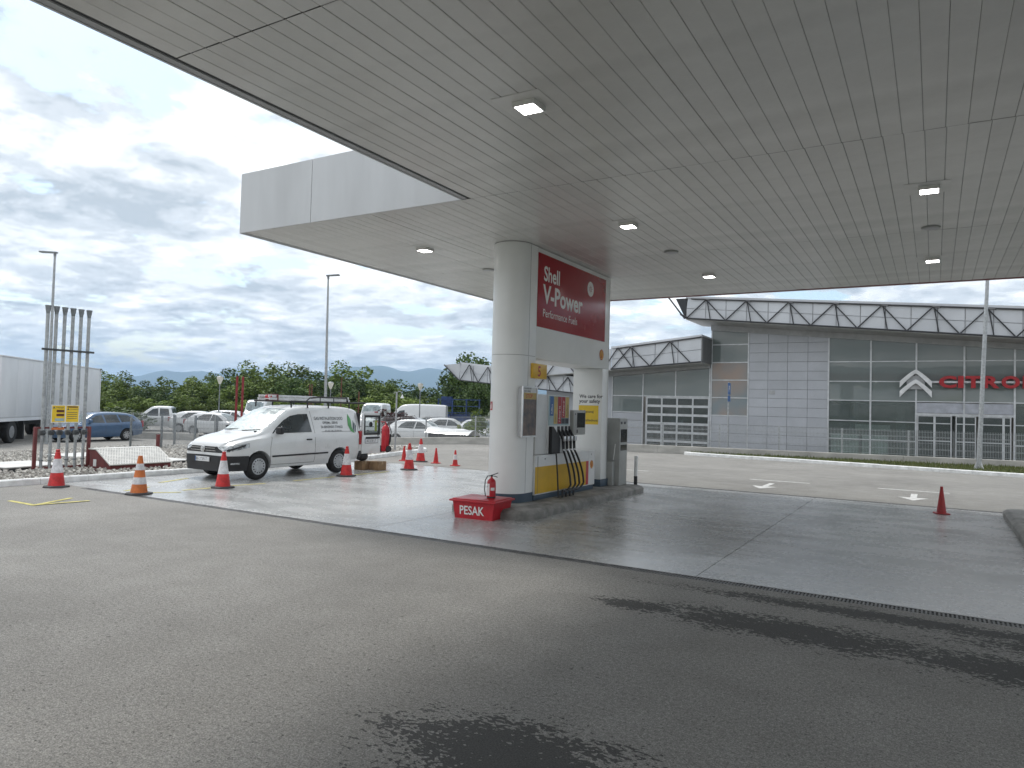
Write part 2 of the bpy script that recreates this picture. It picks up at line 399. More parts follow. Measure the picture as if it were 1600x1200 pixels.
# asphalt with worn aggregate and damp oily patches
def asphalt(name, base, patches):
    p, L, noise, mr, mt, mix, ell, bump = node_mat(name)
    big = noise(.35, 5, .6); mid = noise(2.2, 6, .65); fine = noise(95, 3, .75); speck = noise(34, 5, .82, loc=(7, 2, 0)); tiny = noise(240, 2, .6)
    pits = mr(noise(27, 5, .8, loc=(3, 3, 0)), .615, .65)
    c = mix(mr(big, .3, .7), tuple(b*.82 for b in base), tuple(b*1.13 for b in base))
    c = mix(mr(mid, .35, .7), c, mix(1., c, (.86, .86, .85), 'MULTIPLY'))
    c = mix(mr(fine, .35, .68), mix(1., c, (.50, .495, .49), 'MULTIPLY'), mix(1., c, (1.38, 1.37, 1.35), 'MULTIPLY'))
    c = mix(mr(speck, .36, .66), mix(1., c, (.64, .635, .63), 'MULTIPLY'), mix(1., c, (1.24, 1.23, 1.22), 'MULTIPLY'))
    c = mix(mt('MULTIPLY', pits, .85), c, (.025, .025, .025))
    rough = mr(mid, .3, .7, .72, .9)
    if patches:
        acc = None
        for e in patches:
            v = ell(*e); acc = v if acc is None else mt('MAXIMUM', acc, v)
        flak = mt('ADD', mt('MULTIPLY', noise(2.6, 4, .6, (1, 1.8, 1), (5, 1, 0), .2), .75), mt('ADD', mt('MULTIPLY', noise(26, 2, .5, (1, 1.5, 1), (1, 7, 0), .2), 1.7), mt('MULTIPLY', noise(8, 3, .6, (1, 1.6, 1), (4, 9, 0), .3), 1.3)))
        wet = mr(mt('ADD', mt('MULTIPLY', acc, 1.25), mt('MULTIPLY', flak, 1.0)), 2.50, 2.515)
        c = mix(mt('MULTIPLY', wet, .92), c, mix(mr(fine, .3, .7), (.026, .026, .026), (.085, .084, .080)))
        rr = mix(wet, (.85, .85, .85), (.78, .78, .78)); L.new(rr, p.inputs['Roughness'])
    else: L.new(rough, p.inputs['Roughness'])
    L.new(c, p.inputs['Base Color'])
    bump(mt('ADD', mt('ADD', mt('MULTIPLY', fine, .7), mt('MULTIPLY', tiny, .25)), mt('MULTIPLY', pits, -.6)), .018)
asphalt('asphalt_near', (.37, .366, .352), [(-1.1, 6.75, 1.5, .42, -.02), (1.0, 6.65, 1.8, .46, -.08), (-.4, 7.74, 2.1, .22, 0.), (1.5, 7.45, 1.5, .34, 0), (-2.0, 3.45, .85, .45, .12), (-1.6, 3.0, .9, .55, .15), (-2.5, 6.72, .5, .22, .1)])
asphalt('asphalt_road', (.33, .325, .31), [])
asphalt('asphalt_lot', (.31, .305, .29), [])
# power-floated concrete, polished by tyres
p, L, noise, mr, mt, mix, ell, bump = node_mat('concrete_floor')
big = noise(.45, 6, .62, (1, .7, 1)); mid = noise(1.3, 5, .55, (.55, 1.3, 1), (3, 1, 0), .25); fine = noise(16, 5, .7); st = noise(1.1, 5, .7, (.5, 1.6, 1), (9, 4, 0), .8)
c = mix(mr(big, .3, .7), (.38, .385, .385), (.54, .545, .54))
c = mix(mr(mid, .22, .78), mix(1., c, (.72, .72, .71), 'MULTIPLY'), c)
c = mix(mr(fine, .3, .75), mix(1., c, (.90, .90, .90), 'MULTIPLY'), c)
oil = mr(mt('ADD', mt('MULTIPLY', ell(-3.6, 11.3, 2.4, 2.6), .9), mt('MULTIPLY', st, .9)), .80, 1.12)
oil2 = mr(mt('ADD', mt('MULTIPLY', ell(-.6, 10.6, 1.4, 3.6), .7), mt('MULTIPLY', mid, .9)), .82, 1.2)
c = mix(mt('MULTIPLY', oil, .8), c, (.115, .102, .078)); c = mix(mt('MULTIPLY', oil2, .4), c, (.14, .14, .135))
for cx_, cy_, rr_ in ((-9.6, 12.1, 3.1), (-9.5, 12.0, 3.45), (-1.2, 11.0, 3.3), (-12.2, 11.2, 2.2)):
    v_ = ell(cx_, cy_, rr_, rr_*1.1, .3); ring = mr(mt('ABSOLUTE', mt('SUBTRACT', v_, .375)), .004, .016, 1., 0.)
    c = mix(mt('MULTIPLY', mt('MULTIPLY', ring, mr(st, .42, .62)), .30), c, (.10, .10, .095))
spots = mr(noise(3.1, 2, .5, loc=(2, 2, 0)), .745, .765); c = mix(mt('MULTIPLY', spots, .85), c, (.05, .045, .04))
L.new(c, p.inputs['Base Color']); L.new(mr(mt('ADD', mt('MULTIPLY', mid, .6), mt('MULTIPLY', fine, .4)), .3, .7, .15, .38), p.inputs['Roughness'])
p.inputs['Specular IOR Level'].default_value = .55
bump(mt('ADD', mt('MULTIPLY', fine, .12), mt('MULTIPLY', mid, .8)), .004)

# ------------------------------------------------------------------ ground
def terr(x): return 0.0 if x > -20 else max(-.4, (x+20)*.04)
def sheet(name, xs, ys, zf, mat, kind='structure'):
    v = [(x, y, zf(x, y)) for y in ys for x in xs]; n = len(xs)
    f = [(j*n+i, j*n+i+1, (j+1)*n+i+1, (j+1)*n+i) for j in range(len(ys)-1) for i in range(n-1)]
    o = MB().add(v, f).build(name, mat); o['kind'] = kind; return o
sheet('ground', [-9000, -300, -60, -20, 30, 300, 9000], [-9000, -100, 0, 40, 300, 20000], lambda x, y: -.60, 'meadow')
YD0, YD1 = 8.13, 8.31                      # near drain channel
YF0, YF1 = 17.93, 18.10                    # far drain channel
XK = -16.25                                # white kerb line of the gravel bed
sheet('forecourt_asphalt', [-45, -30, -20, XK, 0, 40], [-14, 0, YD0], lambda x, y: terr(x), 'asphalt_near')
sheet('road', [-75, -45, -30, -20, XK, 0, 40], [YF1, 24, 30, 38], lambda x, y: terr(x), 'asphalt_road')
sheet('road_left', [-75, -45, -30, -20, XK-.1], [YD0, YF1], lambda x, y: terr(x)-.004, 'asphalt_road')
sheet('parking_lot', [-120, -60, 45], [38, 80, 120], lambda x, y: -.45, 'asphalt_lot')
slabs = [(XK, -12.3), (-12.3, -7.4), (-7.4, -2.37), (-2.37, 2.6), (2.6, 7.6), (7.6, 12.6), (12.6, 20)]
for a, b in slabs:
    struct(MB().box((a+.005, YD1, -.25), (b-.005, YF0, 0)).build('concrete_slab', 'concrete_floor'))
struct(MB().box((XK, YD1+.01, -.3), (20, YF0-.01, -.02)).build('joint_filler', 'seam_line'))
# the slab is cast in a second strip beside the drains
def drain(y0, y1, x0, x1, label):
    t = thing('drain_channel', label, 'drain', ((x0+x1)/2, (y0+y1)/2, 0))
    m = MB(); m.box((x0, y0, -.16), (x1, y1, -.10)); m.build('channel', 'grate_pit', t)
    fr = MB(); fr.box((x0, y0, -.10), (x1, y0+.018, -.001)); fr.box((x0, y1-.018, -.10), (x1, y1, -.001)); fr.build('frame', 'grate', t)
    g = MB(); x = x0
    while x < x1: g.box((x, y0+.018, -.03), (x+.017, y1-.018, -.004)); x += .037
    yc = (y0+y1)/2; g.box((x0, yc-.007, -.028), (x1, yc+.007, -.006))
    o = g.build('grate_bars', 'grate', t); o['kind'] = 'stuff'
drain(YD0, YD1, XK+1.2, 7, 'long slotted drain between worn asphalt and concrete beside the wet stains')
drain(YF0, YF1, -11.4, 7, 'slotted drain along the far road side of the concrete')
struct(MB().box((-20, YD0, -.2), (XK+1.2, YD1, -.003)).build('drain_patch', 'asphalt_near'))
struct(MB().box((7, YD0, -.2), (20, YD1, -.003)).build('drain_patch', 'asphalt_near'))
struct(MB().box((XK-.02, YF0, -.2), (-11.4, YF1, -.003)).build('drain_patch', 'asphalt_road'))
struct(MB().box((7, YF0, -.2), (20, YF1, -.003)).build('drain_patch', 'asphalt_road'))
# markings
def strip(name, a, b, w, mat, z=.004):
    a, b = Vector(a), Vector(b); d = (b-a).normalized(); s = Vector((-d.y, d.x, 0))*w/2
    q = [a+s, b+s, b-s, a-s]; o = MB().add([(p.x, p.y, z) for p in q], [(0, 1, 2, 3)]).build(name, mat); return struct(o)
for a, b in [((-13.35, 9.3), (-13.3, 10.1)), ((-13.35, 10.5), (-13.2, 11.3)), ((-13.17, 12.1), (-13.2, 13.5)), ((-13.2, 14.2), (-13.2, 15.6)), ((-14.05, 8.5), (-14.35, 9.2)), ((-14.9, 9.8), (-15.3, 10.8)), ((-13.6, 8.45), (-13.1, 9.1))]:
    strip('yellow_line', (*a, 0), (*b, 0), .09, 'line_yellow')
strip('yellow_line', (-14.1, 6.43, 0), (-13.2, 6.43, 0), .09, 'line_yellow'); strip('yellow_line', (-13.2, 6.38, 0), (-13.7, 7.28, 0), .09, 'line_yellow', .008); strip('yellow_line', (-13.24, 6.42, 0), (-13.1, 7.28, 0), .09, 'line_yellow', .012)
strip('white_line', (-4.62, 21.55, 0), (-3.0, 21.6, 0), .14, 'line_white'); strip('white_line', (-1.3, 21.65, 0), (.35, 21.65, 0), .14, 'line_white'); strip('white_line', (-9.2, 21.6, 0), (-7.8, 21.8, 0), .14, 'line_white')
for x in (-3.85, -.42):
    m = MB(); m.add([(x-.07, 19.75, .004), (x+.07, 19.75, .004), (x+.07, 20.75, .004), (x-.07, 20.75, .004)], [(0, 1, 2, 3)])
    m.add([(x-.32, 19.75, .004), (x, 19.05, .004), (x+.32, 19.75, .004)], [(0, 1, 2)]); struct(m.build('road_arrow', 'line_white'))
# kerbs: swept profile along a path
def sweep(path, w, h, mat, name, closed=False, z0=-.1, seg=None):
    P = [Vector((x, y, 0)) for x, y in path]; v = []; f = []; n = 6; L_ = len(P)
    for i, q in enumerate(P):
        a = P[i-1] if (i or closed) else P[i]; b = P[(i+1) % L_] if (i < L_-1 or closed) else P[i]
        d = (b-a).normalized(); s = Vector((-d.y, d.x, 0)); zt = terr(q.x)
        for k, (o, z) in enumerate([(-w/2, z0), (-w/2, h-.02), (-w/2+.02, h), (w/2-.02, h), (w/2, h-.02), (w/2, z0)]):
            e = q+s*o; v.append((e.x, e.y, zt+z))
    m = L_ if closed else L_-1
    for i in range(m):
        for k in range(n-1): f.append((i*n+k, i*n+k+1, ((i+1) % L_)*n+k+1, ((i+1) % L_)*n+k))
    if not closed: f += [tuple(range(n)), tuple((L_-1)*n+k for k in range(n))[::-1]]
    return MB().add(v, f).build(name, mat)
def arc(c, r, a0, a1, n): return [(c[0]+r*math.cos(R_(a0+(a1-a0)*i/n)), c[1]+r*math.sin(R_(a0+(a1-a0)*i/n))) for i in range(n+1)]
BED = [(XK-.1, 3.0), (XK-.1, 8), (XK-.1, 12), (XK-.12, 16.2), (-16.55, 18.2), (-17.1, 20.2), (-17.55, 21.8), (-17.75, 22.8), (-18.05, 23.6), (-18.7, 24.15), (-19.6, 24.2), (-20.8, 23.9), (-24, 22.9), (-30.5, 21.0), (-31.2, 18.5), (-30.2, 13), (-30, 3.0)]
# pre-cast kerb stones one metre long
def polyline_len(P): return [0]+list(np.cumsum([math.hypot(P[i+1][0]-P[i][0], P[i+1][1]-P[i][1]) for i in range(len(P)-1)]))
def pl_at(P, S, s):
    s = min(max(s, 0), S[-1]-1e-6); i = int(np.searchsorted(S, s, 'right'))-1; t = (s-S[i])/(S[i+1]-S[i]); return (P[i][0]+(P[i+1][0]-P[i][0])*t, P[i][1]+(P[i+1][1]-P[i][1])*t)
def kerb(name, P, label, cat, w, h, mat, step=1.0):
    S = polyline_len(P); t = thing(name, label, cat, (P[0][0], P[0][1], 0)); s = 0
    while s < S[-1]-.2:
        e = min(s+step-.008, S[-1]); o = sweep([pl_at(P, S, s+(e-s)*k/3) for k in range(4)], w, h+rnd.uniform(-.004, .004), mat, 'kerb_stone')
        for q in o.data.vertices: q.co -= t.location
        o.parent = t; s += step
kerb('white_kerb', BED[:13], 'white painted kerb around the gravel bed with the vent pipes', 'kerb', .16, .13, 'kerb_white')
# gravel bed and its loose stones
v = [(x, y, terr(x)+.085) for x, y in BED]; o = MB().add(v, [tuple(range(len(v)))]).build('gravel_ground', 'gravel_bed'); struct(o)
def inside(x, y, P):
    c = False; j = len(P)-1
    for i in range(len(P)):
        if (P[i][1] > y) != (P[j][1] > y) and x < (P[j][0]-P[i][0])*(y-P[i][1])/(P[j][1]-P[i][1])+P[i][0]: c = not c
        j = i
    return c
def stones(n):
    vv, ff = [], []; base = [Vector(q) for q in ((1, 0, 0), (-1, 0, 0), (0, 1, 0), (0, -1, 0), (0, 0, 1), (0, 0, -1))]
    fa = [(0, 2, 4), (2, 1, 4), (1, 3, 4), (3, 0, 4), (2, 0, 5), (1, 2, 5), (3, 1, 5), (0, 3, 5)]
    k = 0
    while k < n:
        x = rnd.uniform(-31, -16.4); y = rnd.uniform(6.2, 24.4)
        if x < -22 and rnd.random() < .3: continue
        if not inside(x, y, BED) or x > XK-.2 and y < 17: continue
        s = rnd.uniform(.024, .062); rot = Matrix.Rotation(rnd.uniform(0, 6.3), 3, 'Z') @ Matrix.Rotation(rnd.uniform(0, 3), 3, 'X'); o = len(vv)
        for b in base:
            q = rot @ Vector((b.x*s*rnd.uniform(.7, 1.25), b.y*s*rnd.uniform(.7, 1.25), b.z*s*rnd.uniform(.6, 1))); vv.append((x+q.x, y+q.y, terr(x)+.09+s*.45+q.z))
        ff += [tuple(i+o for i in q) for q in fa]; k += 1
    return MB().add(vv, ff)
o = stones(17000).build('gravel_stones', 'gravel'); tag(o, 'pale loose river gravel filling the bed around the vent pipes', 'gravel', kind='stuff')
# low concrete wall behind the road with mesh fence on top
WALL = [(-62, 12.5), (-48, 19.3), (-40.5, 23.0), (-34.5, 25.5), (-28, 27.2), (-23.3, 28.3), (-19.8, 30.3), (-12.3, 31.5), (-9.8, 32.05), (-1.35, 33.6), (4, 34.7), (22, 38)]
def wallseg(P, name, label, w, h):
    t = thing(name, label, 'wall', (P[0][0], P[0][1], 0)); S = polyline_len(P); s = 0; step = 5.0
    while s < S[-1]-.3:
        e = min(s+step-.012, S[-1]); n = 4
        o = sweep([pl_at(P, S, s+(e-s)*k/n) for k in range(n+1)], w, h, 'wall_concrete', 'wall_segment', z0=-.5)
        for q in o.data.vertices: q.co -= t.location
        o.parent = t; s += step
wallseg(WALL, 'low_wall', 'low bare concrete wall carrying the mesh fence along the road', .22, .36)
def fence(P, s0, s1, step, label, group, zb, hgt, wires=True, wm='galv', far=.0):
    S = polyline_len(P); s = s0; a = pl_at(P, S, s0); t = thing('mesh_fence', label, 'fence', (a[0], a[1], terr(a[0])+zb), group=group)
    k = 0
    while s <= s1+.01:
        x, y = pl_at(P, S, s); z = terr(x)+zb
        x2, y2 = pl_at(P, S, min(s+.1, S[-1])); d = Vector((x2-x, y2-y, 0))
        d = d.normalized() if d.length > 1e-6 else Vector((1, 0, 0)); nn = Vector((-d.y, d.x, 0))
        m = MB(); c = Vector((x, y, 0)); m.prism([(c+d*i*.032+nn*j*.032)+Vector((0, 0, z)) for i, j in ((-1, -1), (1, -1), (1, 1), (-1, 1))], (0, 0, hgt)); m.build('post', 'galv', t)
        if s+step <= s1+.01:
            x3, y3 = pl_at(P, S, s+step); e = Vector((x3, y3, 0)); z3 = terr(x3)+zb; m = MB(); L_ = (e-c).length; dd = (e-c).normalized(); nm = Vector((-dd.y, dd.x, 0))
            w = .005; q = .06
            while q < L_-.04:
                b = c+dd*q-nm*.035; zz = z+(z3-z)*q/L_
                m.prism([b+Vector((0, 0, zz+.04))+dd*w*i+nm*w*j for i, j in ((-1, -1), (1, -1), (0, 1))], (0, 0, hgt-.02)); q += .055
            for zz in [hgt*f for f in (.06, .27, .30, .52, .74, .77, .95)]:
                p0 = c-nm*.04+Vector((0, 0, z+zz)); p1 = e-nm*.04+Vector((0, 0, z3+zz)); m.prism([p0+Vector((0, 0, -w)), p0+Vector((0, 0, w)), p0+nm*w*2], p1-p0)
            o = m.build('wire_mesh', wm, t); o['kind'] = 'stuff'
        s += step
SW = polyline_len(WALL)
fence(WALL, 15.8, 48.4, 2.5, 'grey mesh fence on the low wall in front of the parked white cars', 'fences on the low wall', .36, 1.05)
fence(WALL, 50.2, 73, 2.5, 'grey mesh fence on the low wall in front of the glass showroom', 'fences on the low wall', .36, 1.05)
# kerbed grass verge in front of the showroom wall
KV = [(-9.6, 31.75), (-9.3, 31.45), (-8.2, 31.3), (-4.7, 31.0), (-.4, 30.35), (2.6, 29.9), (20, 27.5)]
kerb('white_kerb', KV, 'white painted kerb along the grass verge below the showroom wall', 'kerb', .22, .13, 'kerb_white')
v = [(x, y, .09) for x, y in KV]+[(22, 37.8, .09), (4, 34.6, .09), (-1.35, 33.5, .09), (-9.8, 31.95, .09)]
struct(MB().add(v, [tuple(range(len(v)))]).build('verge_soil', 'soil'))
m = MB(); k = 0
VP = [(x, y) for x, y, z in v]
while k < 9000:
    x = rnd.uniform(-9.6, 6); y = rnd.uniform(29.3, 35)
    if not inside(x, y, VP): continue
    h = rnd.uniform(.03, .13)*(1.6 if rnd.random() < .08 else 1); a = rnd.uniform(0, 6.3); dx, dy = math.cos(a)*.018, math.sin(a)*.018; l = rnd.uniform(-.05, .05)
    m.v += [(x-dx, y-dy, .088), (x+dx, y+dy, .088), (x+l, y+l*.6, .09+h)]; m.f.append((3*k, 3*k+1, 3*k+2)); m.sm.append(False); k += 1
tag(m.build('verge_grass', 'grass', sharp=None), 'thin dry grass on the verge in front of the showroom wall', 'grass', kind='stuff')
# ------------------------------------------------------------------ canopy
ZC = 4.97; ZT = 6.05
XN, XL, XR = -6.05, -11.0, 6.6            # near-part edge, wing edge, right edge
YN, YS, YE = -4.5, 8.62, 18.52             # near edge (unseen, drawn in to admit light), step, far edge
can = thing('station_canopy', 'large white flat canopy with slatted metal soffit over the pumps', 'canopy', (0, 8, ZC))
STRIP = .2; YB = [-.9, 3.88, YS+.03, 13.36, YE-.06]
cnt = 0; extra = MB(); shared = {}
def strip_mesh(ln):
    key = round(ln, 3)
    if key in shared: return shared[key]
    w = STRIP-.004; prof = [(-w/2, .02), (-w/2, .004), (-w/2+.006, 0), (w/2-.006, 0), (w/2, .004), (w/2, .02)]
    n = 7; vv = []; ff = []
    for i in range(n):
        y = ln*i/(n-1)
        for k, (a, b) in enumerate(prof): vv.append((a, y, b))
    for i in range(n-1):
        for k in range(5): ff.append((i*6+k, i*6+k+1, (i+1)*6+k+1, (i+1)*6+k))
    shared[key] = MB().add(vv, ff, False).mesh('soffit_panel', 'soffit'); return shared[key]
for bi in range(4):
    y0, y1 = YB[bi]+.006, YB[bi+1]-.006
    x = XL+.09 if bi >= 2 else XN+.13
    while x < XR-.1:
        vis = x < (1.2, 1.3, 1.9, 2.6)[bi]
        if bi == 0 and x < -6: vis = False
        if vis:
            o = bpy.data.objects.new('soffit_panel', strip_mesh(y1-y0)); COL.objects.link(o); o.parent = can
            o.location = (x+STRIP/2, y0-8, rnd.uniform(-.0012, .0012)); o.rotation_euler = (rnd.uniform(-.0004, .0004), rnd.uniform(-.010, .010), 0); cnt += 1
        else:
            extra.box((x+.005, y0, ZC), (x+STRIP-.005, y1, ZC+.02))
        x += STRIP
extra.box((XN+.13, YN, ZC), (XR-.1, YB[0]-.01, ZC+.02))
o = extra.build('soffit_field', 'soffit', can); o['kind'] = 'stuff'
m = MB(); m.box((XN+.02, YN, ZC+.03), (XR-.02, YS, ZC+.06)); m.box((XL+.02, YS+.004, ZC+.03), (XR-.02, YE-.02, ZC+.06)); m.build('soffit_backing', 'soffit_gap', can)
m = MB(); m.box((XN+.03, YN+.03, ZC+.07), (XR-.03, YS+.03, ZT-.05)); m.box((XL+.03, YS+.06, ZC+.07), (XR-.03, YE-.03, ZT-.06)); m.build('roof_deck', 'trim_grey', can)
# fascia: panels with open joints
def fascia(a, b, nx, name='fascia_panel', mat='fascia'):
    a, b = Vector(a), Vector(b); d = (b-a); L_ = d.length; d.normalize(); nv = Vector(nx); k = 0; n = max(1, round(L_/3.2)); 
    cuts = [L_*i/n for i in range(n+1)]
    if name == 'fascia_panel_wing': cuts = [0, 1.82, L_]
    for c0, c1 in zip(cuts[:-1], cuts[1:]):
        p = a+d*(c0+.006); q = a+d*(c1-.006)
        m = MB(); m.prism([(p.x, p.y, ZC-.012), (q.x, q.y, ZC-.012), (q.x, q.y, ZT), (p.x, p.y, ZT)], nv*.025); m.build('fascia_panel', mat, can)
fascia((XL, YS, 0), (XN, YS, 0), (0, -1, 0), 'fascia_panel_wing')
fascia((XN, YN, 0), (XN, YS-.03, 0), (-1, 0, 0)); fascia((XL, YS, 0), (XL, YE, 0), (-1, 0, 0)); fascia((XL, YE, 0), (XR, YE, 0), (0, 1, 0)); fascia((XR, YN, 0), (XR, YE, 0), (1, 0, 0)); fascia((XN, YN, 0), (XR, YN, 0), (0, -1, 0))
m = MB(); m.box((XN+.002, YN, ZC-.004), (XN+.085, YS-.01, ZC+.03)); m.build('edge_trim', 'trim_grey', can)
m = MB(); m.box((XN+.087, YN, ZC+.010), (XN+.118, YS-.02, ZC+.03)); m.build('edge_gap', 'trim_dark', can)
m = MB(); m.box((XL+.002, YS+.03, ZC-.004), (XL+.08, YE-.07, ZC+.03)); m.build('edge_trim', 'trim_grey', can)
m = MB(); m.box((XL, YE-.055, ZC-.010), (XR, YE-.004, ZC+.028)); m.build('far_edge_trim', 'red_band', can, label='dark red strip along the far edge of the canopy')
m = MB(); m.box((XL-.02, YE+.03, ZC-.012), (XR, YE+.055, ZC+.55)); m.build('far_red_band', 'red_band', can)
# recessed LED lamps
def canopy_light(x, y, label):
    t = thing('canopy_light', label, 'ceiling light', (x, y, ZC), group='square lamps in the canopy soffit')
    s = .27; m = MB(); m.box((x-s-.02, y-s, ZC-.0045), (x+s-.02, y+s, ZC-.0025)); m.build('cover_plate', 'soffit', t)
    m = MB(); a = .125
    e = .018
    m.box((x-a, y-a, ZC-.055), (x+a, y-a+e, ZC-.006)); m.box((x-a, y+a-e, ZC-.055), (x+a, y+a, ZC-.006)); m.box((x-a, y-a+e, ZC-.055), (x-a+e, y+a-e, ZC-.006)); m.box((x+a-e, y-a+e, ZC-.055), (x+a, y+a-e, ZC-.006)); m.box((x-a+e, y-a+e, ZC-.03), (x+a-e, y+a-e, ZC-.01)); m.build('frame', 'lamp_frame', t)
    MB().box((x-.106, y-.106, ZC-.054), (x+.106, y+.106, ZC-.032)).build('diffuser', 'led', t)
for x, y, l in [(-3.55, 6.17, 'lit square lamp in the soffit strips between drain and canopy edge'), (-4.35, 10.95, 'lit square lamp in the soffit beside the red board'), (-4.33, 15.76, 'lit square lamp near the far red edge beside the pump portal'),
                (-8.62, 11.05, 'lit square lamp in the canopy wing above the cones'), (-.08, 10.85, 'lit square lamp over the empty concrete bay'), (-.05, 15.75, 'lit square lamp over the lone small cone')]:
    canopy_light(x, y, l)
for x, y, l in [(-4.36, 13.2, 'round grey speaker in the soffit beside the red board'), (-.07, 13.13, 'round grey speaker in the soffit over the empty bay'), (-8.6, 13.34, 'round grey speaker in the canopy wing next to the column')]:
    t = thing('ceiling_speaker', l, 'speaker', (x, y, ZC), group='round speakers in the soffit')
    MB().lathe([(.135, -.004), (.135, -.018), (.12, -.024)], (x, y, ZC), 'z', 24).build('rim', 'cabinet_grey', t)
    MB().lathe([(.115, -.0245), (.115, -.028), (0, -.034)], (x, y, ZC), 'z', 24).build('grille', 'trim_grey', t)

# ------------------------------------------------------------------ pump island
ZI = .16
def island(poly, label):
    t = thing('pump_island', label, 'kerb island', (poly[0][0], poly[0][1], 0)); n = len(poly); c = Vector((sum(p[0] for p in poly)/n, sum(p[1] for p in poly)/n, 0))
    lv = [(0, 0.), (0, .105), (.035, ZI-.008), (.06, ZI)]; v = []; f = []
    for ins, z in lv:
        for x, y in poly:
            q = Vector((x, y, 0)); d = (c-q); d = Vector((math.copysign(ins, d.x)*1.6, math.copysign(ins, d.y)*1.6, 0)); v.append((q.x+d.x, q.y+d.y, z))
    for i in range(len(lv)-1):
        for k in range(n): f.append((i*n+k, i*n+(k+1) % n, (i+1)*n+(k+1) % n, (i+1)*n+k))
    f.append(tuple((len(lv)-1)*n+k for k in range(n))); MB().add(v, f).build('kerb_body', 'kerb_concrete', t)
def rrect(x0, y0, x1, y1, r, n=5, rl=None):
    P = []; rl = rl or r
    for cx, cy, a, q in ((x1-r, y0+r, -90, r), (x1-r, y1-r, 0, r), (x0+rl, y1-rl, 90, rl), (x0+rl, y0+rl, 180, rl)): P += arc((cx, cy), q, a, a+90, n)
    return P
island(rrect(-7.66, 10.42, -5.84, 16.25, .28, 6, .66), 'grimy concrete kerb island carrying the pump and the white portal')
island(rrect(1.18, 11.6, 3.0, 17.5, .22), 'grey concrete kerb end of the neighbouring pump island')
# white portal: rounded column, second leg, header
XS, RC = -6.49, .37; YC = 11.52; XW = XS-2*RC; YEND = 15.42
por = thing('pump_portal', 'white metal portal with round column and red advertising board', 'portal', (XS-RC, 13.4, ZI))
def halfcyl(z0, z1, r, mat, name, y_end=11.80):
    P = arc((XS-RC, YC), r, 180, 360, 28); P = [(a, b) for a, b in P]; P = P+[(XS-RC+r, y_end), (XS-RC-r, y_end)]
    m = MB(); n = len(P); v = [(x, y, z0) for x, y in P]+[(x, y, z1) for x, y in P]
    m.add(v, [(i, (i+1) % n, n+(i+1) % n, n+i) for i in range(n)], True); m.add([v[i] for i in range(n)], [tuple(range(n))[::-1]]); m.add([v[n+i] for i in range(n)], [tuple(range(n))])
    return m.build(name, mat, por)
halfcyl(ZI+.165, 2.868, RC, 'white_clad', 'column_shell'); halfcyl(2.876, ZC-.012, RC, 'white_clad', 'column_shell'); halfcyl(2.86, 2.884, RC-.006, 'clad_line', 'shell_joint', 11.79)
halfcyl(ZI, ZI+.165, RC+.006, 'blue_skirt', 'skirting', 11.806); halfcyl(ZC-.012, ZC-.001, RC+.004, 'clad_line', 'collar', 11.79)
for z0, z1 in ((ZI+.17, 2.86), (2.884, ZC-.015)):
    MB().box((XS-.002, YC-.003, z0), (XS+.0025, YC+.004, z1)).build('panel_joint', 'clad_line', por)
ZO = 2.84                                   # underside of header
MB().bbox((XW+.004, 11.803, ZO), (XS-.004, YEND-.12, ZC-.012), .006).build('header', 'white_clad', por)
m = MB(); m.bbox((XW+.003, 14.98, ZI+.165), (XS-.004, YEND-.12, ZO-.001), .01); m.build('leg_panel', 'white_clad', por)
MB().lathe([(.115, ZI+.165), (.115, ZC-.014)], (XS-.118, YEND-.122, 0), 'z', 22).build('corner_post', 'white_clad', por)
MB().lathe([(.115, ZI+.165), (.115, ZC-.014)], (XW+.118, YEND-.122, 0), 'z', 22).build('corner_post', 'white_clad', por)
MB().box((XW+.118, YEND-.13, ZI+.17), (XS-.118, YEND-.008, ZC-.02)).build('end_panel', 'white_clad', por)
MB().bbox((XW-.002, 14.974, ZI), (XS+.002, YEND-.002, ZI+.163), .01).build('skirting', 'blue_skirt', por)
MB().box((XS-.003, YEND-.128, ZI+.17), (XS-.0015, YEND-.124, ZC-.02)).build('panel_joint', 'clad_line', por)
for y in (11.80,): MB().box((XS-.006, y-.004, ZO+.04), (XS-.001, y+.004, ZC-.02)).build('panel_joint', 'clad_line', por)
# red board with its lettering
SG = thing('advertising_board', 'dark red board with white fuel lettering on the portal header', 'sign', (XS, 13.4, 3.4))
SY0, SY1, SZ0, SZ1 = 11.80, 15.02, 3.45, 4.865
MB().bbox((XS-.003, SY0, SZ0), (XS+.012, SY1, SZ1), .003).build('board', 'sign_red', SG)
def onboard(y0, z0, x=XS+.0135): return lambda a, b: (x, y0+a, z0+b)
m = MB(); put_text(m, 'Shell', .40, onboard(SY0+.22, SZ1-.50), .022, sx=.92); put_text(m, 'V-Power', .50, onboard(SY0+.22, SZ1-.93), .028, sx=.98); m.build('lettering', 'white_letter', SG)
m = MB(); put_text(m, 'Performance Fuels', .215, onboard(SY0+.21, SZ1-1.20), .001, sx=.95); m.build('small_lettering', 'white_letter', SG)
m = MB(); cy, cz = SY0+2.38, SZ1-.34
m.add([(XS+.0135, cy+.165*math.cos(a), cz+.165*math.sin(a)) for a in [2*math.pi*k/28 for k in range(28)]], [tuple(range(28))]); em = m.build('round_emblem', 'white_letter', SG)
m = MB(); 
for k in range(9):
    a = 2*math.pi*k/9; q = lambda r, t: (XS+.0150, cy+r*math.cos(t), cz+r*math.sin(t))
    m.add([q(.012, a), q(.05, a-.16), q(.105, a+.14), q(.05, a+.16)], [(0, 1, 2, 3)])
m.build('emblem_star', 'sign_red', SG)
